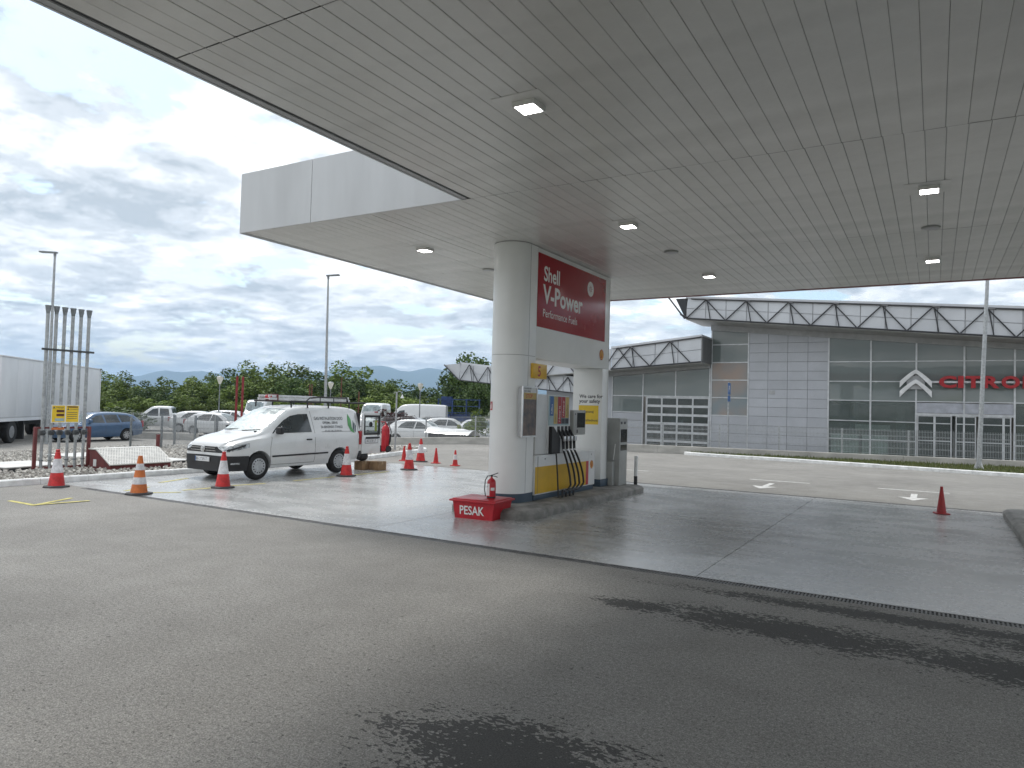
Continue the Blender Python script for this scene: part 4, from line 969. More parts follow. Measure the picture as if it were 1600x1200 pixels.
for i, (s, sz, z, u) in enumerate([('GAS INSTALATION DOO', .118, 1.43, 3.23), ('OPREMA I SERVIS', .092, 1.325, 3.26), ('ZA BENZINSKE STANICE', .092, 1.215, 3.30), ('021 641 2145  063 507 261', .07, 1.115, 3.34)]):
    put_text(m, s, sz, lambda a, b: vside(1, .007)(u+a, z+b), .008, 'CENTER', .80)
vb(m, 'side_lettering', 'ink')
m = MB(); decal(m, [(3.98, 1.60), (4.07, 1.44), (4.06, 1.22), (4.14, 1.06), (4.00, 1.12), (3.92, 1.28), (3.94, 1.45)], vside(1, .007), 3); vb(m, 'flame_emblem', 'logo_green')
m = MB(); decal(m, [(4.145, 1.42), (4.18, 1.32), (4.12, 1.10), (4.09, 1.20)], vside(1, .007), 2); decal(m, [(4.21, 1.36), (4.245, 1.26), (4.175, 1.08), (4.155, 1.12)], vside(1, .007), 2); vb(m, 'flame_emblem', 'logo_navy')
m = MB(); m.bbox((-.26, -.036, .445), (.26, -.026, .555), .003); pl = vb(m, 'number_plate', 'plate')
m = MB(); put_text(m, 'BG 2728 LT', .095, lambda a, b: (a-.225, -.0375, .47+b), .002, sx=.85); vb(m, 'plate_text', 'plate_ink', pl)
m = MB(); m.box((-.258, -.0375, .447), (-.228, -.0362, .553)); vb(m, 'plate_band', 'sign_blue', pl)
m = MB(); m.lathe([(.078, -.026), (.078, -.034), (.064, -.036), (.064, -.03)], (0, 0, .735), 'y', 28); m.tube([(-.045, -.034, .775), (-.02, -.034, .71), (0, -.034, .745), (.02, -.034, .71), (.045, -.034, .775)], .007, 6); m.tube([(-.025, -.034, .79), (0, -.034, .75), (.025, -.034, .79)], .006, 6); vb(m, 'round_badge', 'chrome')
m = MB(); m.lathe([(.076, -.022), (.076, -.027)], (0, 0, .735), 'y', 28); vb(m, 'badge_disc', 'truck_black')
m = MB(); m.bbox((.50, 1.0, 1.115), (.56, 1.35, 1.16), .01); m.tube([(.05, 1.02, 1.15), (.62, 1.1, 1.19)], .012, 6); m.tube([(-.6, 1.02, 1.16), (-.1, 1.1, 1.19)], .012, 6); vb(m, 'wiper', 'black_plastic')
m = MB(); m.box((-.80, 4.40, .50), (.80, 4.416, 1.62)); vb(m, 'cargo_shade_sheet', 'truck_black')  # flat black sheet stands in for the shaded load space
m = MB(); m.bbox((-.84, 4.405, .48), (-.06, 4.45, 1.66), .012); vb(m, 'closed_rear_door', 'car_white')
# opened rear door, swung round to the side
xd = .862; y0 = 4.46; y1 = 5.24; oD = vb(MB().bbox((xd-.05, y0, .47), (xd, y1, .98), .012), 'rear_door', 'car_white')
m = MB(); m.bbox((xd-.05, y0+.0, .975), (xd, y0+.075, 1.60), .012); m.bbox((xd-.05, y1-.07, .975), (xd, y1, 1.66), .012); m.bbox((xd-.05, y0+.03, 1.55), (xd, y1, 1.665), .012); vb(m, 'door_frame', 'car_white', oD)
m = MB(); a0, a1 = y0+.085, y1-.03
for p, q in (((a0-.02, 1.0), (a1, 1.055)), ((a0-.02, 1.5), (a1, 1.565)), ((a0-.02, 1.05), (a0+.03, 1.51)), ((a1-.06, 1.05), (a1, 1.51))): m.box((xd-.03, p[0], p[1]), (xd+.005, q[0], q[1]))
vb(m, 'window_seal', 'black_plastic', oD)
m = MB(); m.box((xd-.012, a0+.03, 1.05), (xd-.006, a1-.06, 1.51)); vb(m, 'door_window', 'glass_pane', oD)
m = MB(); m.box((xd-.005, a0+.06, .90), (xd+.012, a1-.02, .945)); m.tube([(xd+.015, a1-.10, .97), (xd+.02, a1-.12, 1.1)], .012, 6); vb(m, 'door_handle', 'black_plastic', oD)
m = MB(); m.box((xd, y0+.115, .762), (xd+.006, y0+.665, .898)); vb(m, 'plate_holder', 'plate_ink', oD)
m = MB(); m.box((xd, y0+.13, .775), (xd+.008, y0+.65, .885)); vb(m, 'number_plate', 'plate', oD)
m = MB(); put_text(m, 'BG 2728 LT', .095, lambda a, b: (xd+.0095, y0+.175+a, .80+b), .002, sx=.85); vb(m, 'plate_text', 'plate_ink', oD)
m = MB(); m.lathe([(.075, -.001), (.075, .001), (.06, .001), (.06, -.001)], (xd-.003, a0+.26, 1.30), 'x', 24); m.box((xd-.004, a0+.235, 1.27), (xd-.002, a0+.285, 1.33)); vb(m, 'round_sticker', 'ink', oD)
m = MB(); m.box((xd-.045, a1-.19, 1.10), (xd-.03, a1-.11, 1.42)); vb(m, 'hanging_vest', 'hiviz', oD)
m = MB(); m.bbox((xd-.045, y1-.30, 1.635), (xd+.004, y1-.14, 1.672), .01); vb(m, 'brake_light', 'tail_lens', oD)
# roof rack with ladder (the rack is bolted on, the ladder lies on it)
zr = 1.90
m = MB()
for u in (1.95, 2.55, 3.3, 4.1): m.tube([(-.66, u, zr), (.66, u, zr)], .022, 8)
for sd in (1, -1):
    m.tube([(sd*.66, 2.0, zr), (sd*.66, 4.75, zr)], .026, 8); m.tube([(sd*.66, 2.5, zr+.01), (sd*.66, 2.62, zr+.10), (sd*.66, 2.9, zr+.13), (sd*.66, 4.0, zr+.13), (sd*.66, 4.05, zr)], .020, 8)
    for u in (2.0, 2.55, 3.3, 4.1): m.tube([(sd*.66, u, zr), (sd*.67, u, 1.74)], .02, 6)
    for u in (3.0, 3.5, 4.0): m.tube([(sd*.66, u, zr), (sd*.66, u, zr+.13)], .012, 6)
vb(m, 'roof_rack', 'black_plastic')
LD = thing('ladder', 'aluminium extension ladder with red rag strapped on the van roof', 'ladder', (-14.80, 13.95, zr+.02))
def ladpart(mb, nm, mat): return mb.build(nm, mat, LD, True)
for k, zz in enumerate((.035, .105)):
    for sx in (-.21, .21): ladpart(MB().bbox((sx-.014+k*.03*(1 if sx < 0 else -1), -1.45, zz-.03), (sx+.014+k*.03*(1 if sx < 0 else -1), 1.45, zz+.03), .004), 'rail', 'alu')
    for i in range(10): ladpart(MB().tube([(-.2, -1.3+i*.28, zz), (.2, -1.3+i*.28, zz)], .014, 6), 'rung', 'alu')
ladpart(MB().bbox((-.02, -1.40, .05), (.20, -1.34, .12), .02), 'tied_rag', 'paint_red'); ladpart(MB().bbox((-.245, -1.20, -.01), (.245, -1.17, .155), .01), 'strap', 'maroon')
# tool bag and cardboard boxes behind the van
for p, q, l in (((-14.28, 15.36), (-13.97, 15.66), 'small brown cardboard box under the black bag'), ((-13.95, 15.62), (-13.60, 15.96), 'brown cardboard box beside the one under the bag')):
    t = thing('cardboard_box', l, 'box', ((p[0]+q[0])/2, (p[1]+q[1])/2, 0), group='cardboard boxes behind the van'); h = .25
    MB().bbox((p[0], p[1], 0), (q[0], q[1], h), .006).build('carton', 'card', t); MB().box((p[0]-.001, (p[1]+q[1])/2-.025, h-.08), (q[0]+.001, (p[1]+q[1])/2+.025, h+.002)).build('tape', mk('tape', (.36, .27, .17), .3), t)
t = thing('tool_bag', 'black tool bag lying on the cardboard box behind the van', 'bag', (-14.12, 15.5, .255))
MB().lathe([(0, -.15), (.10, -.14), (.125, -.05), (.125, .08), (.10, .14), (0, .15)], (0, 0, .125), 'y', 18).build('bag_body', 'black_plastic', t, True); MB().tube([(.06, -.08, .22), (.10, -.06, .28), (.13, .04, .28), (.10, .10, .2)], .012, 6).build('strap', 'black_plastic', t, True)

EST = dict(L=4.45, rw=.31, ax=(.86, 3.48), zb=[(0, .25), (.5, .2), (3.6, .22), (4.45, .32)],
    zw=[(0, .54), (.2, .67), (.9, .84), (2, .90), (4.0, .95), (4.45, .92)],
    zt=[(0, .58), (.05, .65), (.25, .75), (.95, .90), (1.08, .95), (1.4, 1.17), (1.75, 1.36), (2.1, 1.44), (2.9, 1.47), (3.6, 1.43), (3.95, 1.36), (4.2, 1.19), (4.36, 1.0), (4.45, .94)],
    ww=[(0, .58), (.1, .71), (.35, .81), (.9, .85), (3.7, .85), (4.3, .80), (4.45, .72)], wt=[(0, .45), (.2, .62), (1, .72), (1.8, .62), (2.5, .61), (3.8, .60), (4.2, .66), (4.45, .64)],
    win=[[(1.40, .95), (1.66, 1.15), (1.90, 1.29), (2.20, 1.345), (2.28, .94)], [(2.36, .94), (2.31, 1.35), (3.0, 1.36), (3.10, .96)], [(3.18, .97), (3.09, 1.355), (3.62, 1.32), (3.86, 1.17), (4.0, 1.02)]],
    seams=[[(1.25, .3), (1.3, .9)], [(2.32, .3), (2.32, .92)], [(3.16, .5), (3.14, .94)]], handles=[(2.12, .80), (3.0, .83)], mirror=(1.48, .95), holes=7, ws=(1.06, 1.72, .93, .92), rear=(3.98, 4.3, .78, .82),
    nose=[('front_bumper', 'car_blue', 0, 2, lambda k: (.22, .46), .014, .5, 1), ('grille', 'truck_black', 0, .8, lambda k: (.47, .54), .012, .5, 1), ('headlight', 'lamp_lens', 1.0, 1.9, lambda k: (.50+.08*k, .60+.1*k), .012, .5, 'pair')],
    tail=[('tail_light', 'tail_lens', .66, .77, .72, 1.05)])
vehicle(EST, 'estate_car', 'blue estate car parked behind the vent pipes by the trailer', (-37.25, 20.75, -.4), R_(3), 'car_blue')
def sub(sp, color, **k):
    d = dict(sp); d.update(k); d['nose'] = [(a, color if a == 'front_bumper' else b, *r) for a, b, *r in d['nose']]; return d
HAT = dict(EST, L=4.05, ax=(.82, 3.3), zt=[(0, .60), (.05, .68), (.25, .80), (.85, .95), (1.0, 1.0), (1.35, 1.25), (1.75, 1.44), (2.3, 1.49), (3.0, 1.46), (3.5, 1.36), (3.85, 1.10), (4.0, .98), (4.05, .9)],
    zb=[(0, .25), (.5, .2), (3.4, .22), (4.05, .32)], zw=[(0, .56), (.2, .70), (.9, .88), (2, .93), (3.7, .97), (4.05, .9)], ww=[(0, .58), (.1, .71), (.35, .82), (.9, .87), (3.4, .87), (3.9, .80), (4.05, .72)], wt=[(0, .45), (.2, .62), (1, .73), (1.8, .63), (2.5, .62), (3.5, .60), (3.9, .66), (4.05, .64)],
    win=[[(1.30, .98), (1.56, 1.18), (1.85, 1.34), (2.10, 1.375), (2.18, .97)], [(2.24, .97), (2.17, 1.38), (2.75, 1.37), (3.05, 1.22), (3.22, 1.0)]], seams=[[(2.2, .3), (2.2, .95)]], handles=[(2.0, .85)], mirror=(1.38, .98), ws=(.98, 1.70, .93, .92), rear=(3.5, 3.92, .8, .84), tail=[('tail_light', 'tail_lens', .62, .76, .75, 1.05)])
PIC = dict(EST, L=5.1, rw=.36, ax=(.95, 4.0), zt=[(0, .80), (.06, .92), (.3, 1.02), (1.1, 1.12), (1.25, 1.18), (1.6, 1.5), (1.95, 1.72), (2.3, 1.77), (2.9, 1.76), (3.15, 1.70), (3.28, 1.2), (3.35, 1.14), (5.0, 1.13), (5.1, 1.1)],
    zb=[(0, .42), (.5, .38), (4, .4), (5.1, .5)], zw=[(0, .74), (.2, .9), (1, 1.03), (3, 1.06), (5.1, 1.05)], ww=[(0, .68), (.1, .78), (.4, .88), (1, .9), (4.9, .9), (5.1, .85)], wt=[(0, .5), (.2, .7), (1.1, .78), (2, .68), (3.1, .66), (3.35, .84), (5.1, .82)],
    win=[[(1.48, 1.1), (1.75, 1.35), (2.0, 1.56), (2.35, 1.62), (2.4, 1.1)], [(2.48, 1.1), (2.44, 1.62), (3.0, 1.6), (3.12, 1.12)]], seams=[[(2.44, .45), (2.44, 1.05)]], handles=[(2.3, .98)], mirror=(1.58, 1.1), ws=(1.24, 1.9, .92, .9), rear=(3.16, 3.27, .8, .8), tail=[('tail_light', 'tail_lens', .76, .86, .8, 1.05)])
LVAN = dict(EST, L=5.4, rw=.34, ax=(.95, 4.3), zt=[(0, .75), (.05, .9), (.3, 1.08), (.8, 1.3), (1.0, 1.45), (1.5, 2.0), (1.8, 2.25), (2.2, 2.36), (3, 2.4), (5.2, 2.38), (5.4, 2.33)],
    zb=[(0, .3), (.5, .25), (4, .28), (5.4, .4)], zw=[(0, .66), (.2, .9), (.9, 1.15), (2, 1.25), (5.4, 1.25)], ww=[(0, .68), (.1, .82), (.4, .93), (1, .98), (5.2, .98), (5.4, .95)], wt=[(0, .5), (.2, .7), (.9, .8), (1.8, .80), (3, .84), (5.4, .84)],
    win=[[(1.15, 1.3), (1.45, 1.6), (1.7, 1.85), (2.1, 1.9), (2.15, 1.28)]], seams=[[(2.25, .4), (2.25, 2.1)], [(3.3, .4), (3.3, 2.1)]], handles=[(2.1, 1.1)], mirror=(1.3, 1.35), mmat='black_plastic', ws=(.92, 1.75, .93, .9), tail=[('tail_light', 'tail_lens', .86, .95, .8, 1.3)])
LVAN.pop('rear', None)
GC = 'cars parked beyond the low wall'
def parked(sp, px, D, head, color, label, z=-.45, name='parked_car', cat='car', detail=False):
    q = atD(px, 650, D); vehicle(sub(sp, color), name, label, (q.x, q.y, z), R_(head), color, cat, GC, detail)
parked(PIC, 256, 50, -47, 'car_white', 'white pickup truck with closed bed behind the mesh fence', name='pickup_truck', cat='pickup')
parked(HAT, 316, 50, 128, 'car_white', 'white hatchback parked right behind the tail of the white pickup')
parked(HAT, 343, 46, 112, 'car_white', 'white compact car right behind the fence beside the vent pipes')
parked(EST, 366, 58, 122, 'car_white', 'white estate car in the second row behind the compact')
parked(LVAN, 402, 66, 40, 'car_white', 'white crew van in the back row behind the red poles', name='delivery_van', cat='van')
parked(HAT, 470, 60, 150, 'car_silver', 'silver hatchback mostly hidden behind the panel van')
parked(LVAN, 585, 60, 30, 'car_white', 'white minibus roof showing above the open van door', name='delivery_van', cat='van')
parked(LVAN, 646, 58, -60, 'car_white', 'tall white cargo van beside the globe lamp', name='delivery_van', cat='van')
parked(HAT, 650, 50, 122, 'car_silver', 'silver car behind the crashed white hatchback')
parked(EST, 688, 56, 118, 'car_grey', 'dark grey car in front of the blue gantry')
parked(HAT, 660, 42, 107, 'car_white', 'white hatchback with crumpled bonnet behind the low wall', detail=True)
parked(HAT, 703, 50, 122, 'car_white', 'white car half hidden by shrubs near the white downpipe')
parked(HAT, 752, 47, 60, 'car_white', 'white car seen through shrubs next to the round column')
# crumpled sheet of the damaged car
q = atD(703, 676, 39); t = thing('loose_panel', 'bent white metal sheet lying in front of the crashed hatchback', 'metal sheet', (q.x, q.y, 0))
vv = []; 
for j in range(5):
    for i in range(9):
        vv.append((q.x-1.3+i*.33, q.y-.6+j*.3+i*.05, .42+.30*math.sin(j*.8)+rnd.uniform(-.04, .04)-i*.015))
m = MB(); m.add(vv, [(j*9+i, j*9+i+1, (j+1)*9+i+1, (j+1)*9+i) for j in range(4) for i in range(8)]); m.build('sheet', 'car_white', t); MB().bbox((q.x-1.2, q.y-.4, -.45), (q.x+1.2, q.y+.4, .36), .04).build('support', 'truck_black', t)

# ---- semi-trailer with tractor
A = atD(-6, 650, 31.5); Bq = atD(155, 640, 45.0); dv = Vector((Bq.x-A.x, Bq.y-A.y, 0)); TL = 13.6; ang = math.atan2(dv.y, dv.x)
ctr = Vector((Bq.x, Bq.y, 0))-dv.normalized()*TL/2; GZ = -.4
nrm = Vector((dv.y, -dv.x, 0)).normalized()
if nrm.dot(Vector((0, 0, 0))-ctr) < 0: nrm = -nrm
base = ctr-nrm*1.25; rz = ang
TR = thing('semi_trailer', 'long white box semi-trailer parked behind the vent pipes', 'trailer', (base.x, base.y, GZ), rz)
def tp(mb, nm, mat, par=None): return mb.build(nm, mat, par or TR, True)
sd = 1 if (Matrix.Rotation(rz, 3, 'Z') @ Vector((0, 1, 0))).dot(nrm) > 0 else -1
for i in range(8):
    x0 = -6.8+i*1.7; tp(MB().bbox((x0+.004, -1.24, 1.22), (x0+1.696, 1.24, 3.96), .006), 'side_panel', 'trailer_white')
tp(MB().box((-6.8, -1.26, 1.02), (6.8, 1.26, 1.17)), 'lower_rail', 'trailer_white'); tp(MB().box((-6.8, -1.255, 1.17), (6.8, 1.255, 1.22)), 'rail_gap', 'trim_grey'); tp(MB().bbox((-6.82, -1.27, 3.95), (6.83, 1.27, 4.02), .01), 'roof_rail', 'trailer_white'); tp(MB().box((6.62, -1.275, 3.93), (6.86, 1.275, 4.03)), 'rear_header', 'trim_dark')
tp(MB().box((6.68, -1.265, 1.1), (6.84, 1.265, 3.93)), 'door_frame', 'trailer_white'); tp(MB().box((-6.5, -.5, .75), (6.7, .5, 1.02)), 'chassis', 'truck_black')
for x in (2.9, 4.2, 5.5):
    for s2 in (-1, 1):
        w = MB(); w.lathe([(.28, .92), (.47, .95), (.5, .98), (.5, 1.18), (.47, 1.21), (.28, 1.21)], (0, x, .5), 'x', 24, True, False); w.v = [(b, a*s2, c) for a, b, c in w.v]; wh = tp(w, 'wheel', 'tyre')
        w = MB(); w.lathe([(.28, 1.2), (.26, 1.15), (.12, 1.17), (0, 1.17)], (0, x, .5), 'x', 18); w.v = [(b, a*s2, c) for a, b, c in w.v]; tp(w, 'rim', 'rim', wh)
tp(MB().box((-3.6, -1.0, .1), (-3.45, 1.0, 1.0)), 'landing_leg', 'truck_black')
TK = thing('truck_tractor', 'dark truck tractor with pale fuel tank under the trailer front', 'truck', tuple(Vector((base.x, base.y, GZ))+Matrix.Rotation(rz, 3, 'Z') @ Vector((-5.9, 0, 0))), rz)
def kp(mb, nm, mat, par=None): return mb.build(nm, mat, par or TK, True)
kp(MB().box((-4.2, -.45, .6), (1.2, .45, .95)), 'chassis', 'truck_black')
for s2 in (-1, 1):
    for x in (.6, -3.3):
        w = MB(); w.lathe([(.29, .90), (.49, .93), (.52, .96), (.52, 1.16), (.49, 1.2), (.29, 1.2)], (0, x, .52), 'x', 28, True, False); w.v = [(b, a*s2, c) for a, b, c in w.v]; wh = kp(w, 'wheel', 'tyre')
        w = MB(); w.lathe([(.29, 1.19), (.27, 1.14), (.2, 1.02), (.12, 1.03), (.10, 1.1), (0, 1.1)], (0, x, .52), 'x', 20); w.v = [(b, a*s2, c) for a, b, c in w.v]; kp(w, 'rim', 'rim', wh)
    m = MB(); P = arc((.6, .52), .60, 20, 160, 10)
    for (a, b), (c, d) in zip(P[:-1], P[1:]): m.prism([(a, .88*s2, b), (c, .88*s2, d), (c, .88*s2, d+.03), (a, .88*s2, b+.03)], (0, .36*s2, 0))
    kp(m, 'mudguard', 'truck_black'); m = MB(); m.bbox((-2.35, .72*s2, .30), (-.62, 1.22*s2, .88), .10); tk = kp(m, 'fuel_tank', 'tank_alu')
    for x in (-1.9, -1.1): m = MB(); m.bbox((x-.05, .71*s2, .29), (x+.05, 1.23*s2, .89), .10); kp(m, 'tank_strap', 'truck_black', tk)
kp(MB().bbox((-4.7, -1.2, .5), (-2.6, 1.2, 3.5), .15), 'cab', 'trailer_white'); kp(MB().box((-4.72, -1.1, 1.9), (-4.70, 1.1, 2.9)), 'windscreen', 'car_glass')
# ------------------------------------------------------------------ tank vents and covers in the gravel
VP_ = thing('vent_pipes', 'six tall grey tank vent pipes with flared caps on a red frame', 'pipes', (-18.45, 9.5, .08))
for k in range(6):
    y = 9.05+k*.195; x = -18.45
    m = MB(); m.tube([(x, y, .05), (x, y, .95)], .034, 12); m.tube([(x, y, 1.0), (x, y, 3.92)], .040, 12); pp = m.build('pipe', 'galv', VP_)
    MB().lathe([(.04, 3.86), (.042, 3.90), (.055, 3.95), (.062, 4.03), (.07, 4.035), (.07, 4.06), (.0, 4.07)], (x, y, 0), 'z', 16).build('vent_cap', 'galv_dark', pp)
    m = MB(); m.bbox((x-.06, y-.05, .92), (x+.07, y+.05, 1.04), .02); m.tube([(x+.03, y, .98), (x+.12, y+.02, .98)], .018, 8); m.build('valve', 'trim_dark', pp)
    MB().lathe([(.05, .30), (.05, .33)], (x, y, 0), 'z', 12).build('flange', 'galv_dark', pp)
MB().bbox((-18.43, 8.93, 2.97), (-18.38, 10.16, 3.02), .006).build('cross_bar', 'trim_dark', VP_)
for y in (8.90, 10.16): MB().bbox((-18.49, y-.035, .03), (-18.42, y+.035, 1.12), .006).build('frame_post', 'maroon', VP_)
for z in (.14, 1.10): MB().box((-18.47, 8.935, z-.025), (-18.445, 10.125, z+.02)).build('frame_bar', 'maroon', VP_)
TS = thing('warning_board', 'yellow warning board with red labels fixed to the vent pipes', 'sign', (-18.40, 9.55, 1.2))
x = -18.385; y0 = 9.20; y1 = 9.86
MB().box((x-.006, y0, 1.22), (x, y1, 1.66)).build('backing', 'white_paint', TS)
MB().box((x, y0+.02, 1.24), (x+.003, y0+.315, 1.64)).build('notice', 'sign_yellow2', TS); MB().box((x, y0+.345, 1.24), (x+.003, y1-.02, 1.64)).build('notice', 'sign_yellow2', TS)
for z in (1.38, 1.475): MB().box((x+.003, y0+.12, z), (x+.005, y0+.30, z+.06)).build('red_label', 'rust_red', TS)
MB().box((x+.003, y0+.09, 1.26), (x+.005, y0+.30, 1.33)).build('blue_label', 'sign_teal', TS); MB().box((x+.003, y0+.37, 1.595), (x+.005, y1-.04, 1.625)).build('red_label', 'rust_red', TS)
m = MB()
for y, z in ((y0+.06, 1.57), (y0+.39, 1.535)): m.add([(x+.004, y-.03, z), (x+.004, y+.03, z), (x+.004, y, z+.05)], [(0, 1, 2)])
for i in range(4): m.box((x+.003, y0+.37, 1.47-i*.05), (x+.0045, y1-.05, 1.482-i*.05))
put_text(m, 'PAZNJA', .05, lambda a, b: (x+.0045, y0+.11+a, 1.575+b), .004); put_text(m, 'OPASNOST', .04, lambda a, b: (x+.0045, y0+.44+a, 1.54+b), .004); m.build('print', 'ink', TS)
MB().bbox((x-.03, 9.23, 1.05), (x, 9.52, 1.10), .004).build('tag_strip', 'cone_orange', TS)
# wedge-shaped tank cover
TC = thing('tank_cover', 'dark red wedge-shaped tank cover with pale studded lid on the gravel', 'tank cover', (-17.6, 10.8, .08))
P = [(-18.12, .05), (-17.22, .05), (-17.22, .23), (-17.82, .565), (-18.12, .565)]; ya, yb = 10.02, 11.62
m = MB(); m.prism([(a, ya, z) for a, z in P], (0, yb-ya, 0)); m.build('box', 'maroon', TC)
sl = Vector((-.60, 0, .335)); sn = sl.normalized(); nn = Vector((sn.z, 0, -sn.x))*(-1)
if nn.z < 0: nn = -nn
a = Vector((-17.19, ya-.03, .215)); m = MB(); e = sl*1.045
m.prism([a, a+Vector((0, yb-ya+.06, 0)), a+Vector((0, yb-ya+.06, 0))+e, a+e], nn*.03); lid = m.build('lid', 'checker_plate', TC)
MB().box((-18.14, ya-.03, .568), (-17.83, yb+.03, .598)).build('top_flap', 'checker_plate', TC)
m = MB(); nr, nc = 11, 24
for i in range(nr):
    for j in range(nc):
        c = a+nn*.03+e*((i+.6)/nr)+Vector((0, .04+(j+.5*(i % 2))*(yb-ya)/nc, 0)); d1 = Vector((0, .024, 0)); d2 = sn*.016
        q = [c-d1, c+d2, c+d1, c-d2]; m.add([(w+nn*.001)[:] for w in q]+[(c+nn*.006)[:]], [(0, 1, 4), (1, 2, 4), (2, 3, 4), (3, 0, 4)])
o = m.build('lid_studs', 'stud', lid); o['kind'] = 'stuff'
MB().box((-17.95, ya-.006, .16), (-17.82, ya, .33)).build('label_plate', 'white_paint', TC)
def hatch(c, sx, sy, label, rz=0.):
    t = thing('manhole_cover', label, 'hatch', (c[0], c[1], terr(c[0])+.08), rz, 'flat tank covers in the gravel')
    MB().bbox((-sx, -sy, .0), (sx, sy, .07), .008).build('rim', 'trim_dark', t, True); MB().bbox((-sx-.03, -sy-.03, .07), (sx+.03, sy+.03, .10), .008).build('plate', 'hatch_plate', t, True)
hatch((-19.4, 9.0), .72, .70, 'pale flat square tank cover on the gravel beside the pipe frame', .1); hatch((-22.9, 12.4), .7, .62, 'pale flat tank cover further back behind the vent pipes', .1); hatch((-18.7, 12.25), .6, .55, 'pale flat tank cover next to the studded red wedge', .05); hatch((-24.2, 19.2), .6, .5, 'pale flat tank cover beyond the gravel fence posts', .1)
# gravel enclosure fence
FG = [tuple(gp(203.5, 697.5, -.2)[:2]), tuple(gp(251.5, 698, -.15)[:2]), tuple(gp(304, 701, -.1)[:2])]; 
def simple_fence(P, label, hgt):
    t = thing('mesh_fence', label, 'fence', (P[0][0], P[0][1], terr(P[0][0])), group='mesh fences standing in the gravel')
    for i, (x, y) in enumerate(P):
        z = terr(x); MB().bbox((x-.045, y-.03, z), (x+.045, y+.03, z+hgt+.05), .004).build('post', 'galv_dark', t)
        if i < len(P)-1:
            c = Vector((x, y, z)); e = Vector((*P[i+1], terr(P[i+1][0]))); d = e-c; n = int(d.length/.06); w = .0045; m = MB()
            for k in range(1, n):
                b = c+d*(k/n); m.prism([b+Vector((-w, -w, .12)), b+Vector((w, -w, .12)), b+Vector((0, w, .12))], (0, 0, hgt-.12))
            for zz in (.14, .5, .9, hgt-.06): m.prism([c+Vector((0, 0, zz-w)), c+Vector((0, 0, zz+w)), c+Vector((w*2, w*2, zz))], d)
            o = m.build('wire_mesh', 'galv', t); o['kind'] = 'stuff'
simple_fence(FG, 'grey mesh fence with thick posts between tank cover and blue car', 1.40)
FG2 = [tuple(gp(272, 694.5, -.3)[:2]), tuple(gp(338, 692, -.2)[:2]), tuple(gp(366, 692, -.2)[:2])]
simple_fence(FG2, 'grey mesh fence with dark posts behind the bonnet of the panel van', 1.45)
q = gp(304.5, 703, .0); t = thing('marker_post', 'short red post at the gravel fence beside the panel van', 'post', (q.x-1.2, q.y-.7, 0)); MB().bbox((-.05, -.05, .05), (.05, .05, .52), .008).build('post', 'maroon', t, True); MB().box((-.06, -.06, .52), (.06, .06, .54)).build('cap', 'maroon', t, True)
q = gp(346, 686, -.1); t = thing('black_trough', 'black plastic trough standing in the gravel behind the van bonnet', 'trough', (q.x, q.y, terr(q.x)+.1), R_(20)); MB().bbox((-1.0, -.3, 0), (1.0, .3, .35), .03).build('tub', 'black_plastic', t, True); MB().bbox((-1.05, -.35, .33), (1.05, .35, .40), .02).build('rim', 'truck_black', t, True)
# red twin poles, trolley extinguisher, little lamp
def pole(name, label, cat, p, h, r, mat, rz=0., group=None): 
    t = thing(name, label, cat, p, rz, group); MB().tube([(0, 0, 0), (0, 0, h)], r, 12).build('shaft', mat, t, True); return t
b = atD(373, 640, 34); 
for i, dx in enumerate((-.13, .15)):
    r0 = ray(373, 640)
    t = pole('red_pole', ('red steel post with capped top behind the van windscreen', 'red steel post with joint sleeve beside its twin')[i], 'pole', (b.x+dx*.86, b.y+dx*.51, -.4), (3.42, 3.40)[i], .055, 'red_pole', group='twin red posts behind the van')
    MB().bbox((-.09, -.09, 0), (.09, .09, .02), .004).build('foot_plate', 'red_pole', t, True); MB().lathe([(.06, 3.36), (.03, 3.42), (0, 3.43)], (0, 0, 0), 'z', 12).build('cap', 'maroon', t, True)
FT = thing('wheeled_extinguisher', 'large red wheeled fire extinguisher standing on the gravel tip', 'extinguisher', (gp(601.5, 708, .08).x, gp(601.5, 708, .08).y, .09))
MB().lathe([(0, .05), (.13, .06), (.15, .1), (.15, .85), (.13, .95), (.07, 1.02), (.04, 1.04), (.04, 1.1)], (0, 0, 0), 'z', 22).build('cylinder', 'bin_red', FT, True)
m = MB(); m.tube([(-.14, -.14, .15), (-.14, -.14, 1.0), (-.2, -.25, 1.15)], .014, 6); m.tube([(.14, -.14, .15), (.14, -.14, 1.0), (.2, -.25, 1.15)], .014, 6); m.tube([(-.2, -.25, 1.15), (.2, -.25, 1.15)], .014, 6); m.build('trolley_frame', 'paint_red', FT, True)
for s2 in (-1, 1): MB().lathe([(.06, .18*s2), (.13, .18*s2), (.14, .21*s2), (.13, .24*s2), (.06, .24*s2)], (0, -.05, .14), 'x', 18).build('wheel', 'tyre', FT, True)
MB().tube([(.0, 0, 1.06), (.15, .02, 1.02), (.24, .03, .8), (.22, .03, .45), (.17, .02, .3), (.2, .02, .7)], .018, 8).build('hose', 'hose', FT, True); MB().tube([(-.04, 0, 1.08), (.06, 0, 1.12)], .02, 8).build('valve', 'chrome', FT, True)
p = gp(617, 705, .09); t = pole('lamp_post', 'slim grey post with small hooked lamp on the gravel tip', 'lamp post', (p.x, p.y, .08), 2.30, .035, 'galv')
m = MB(); m.tube([(0, 0, 2.25), (.08, .03, 2.33), (.17, .06, 2.30), (.21, .08, 2.18)], .012, 8); m.tube([(0, 0, 2.25), (-.07, -.03, 2.30), (-.12, -.04, 2.22)], .012, 8); m.build('lamp_arm', 'galv', t, True); MB().lathe([(.07, 2.06), (.03, 2.16), (.015, 2.2)], (.21, .08, 0), 'z', 12).build('lamp_shade', 'white_paint', t, True)
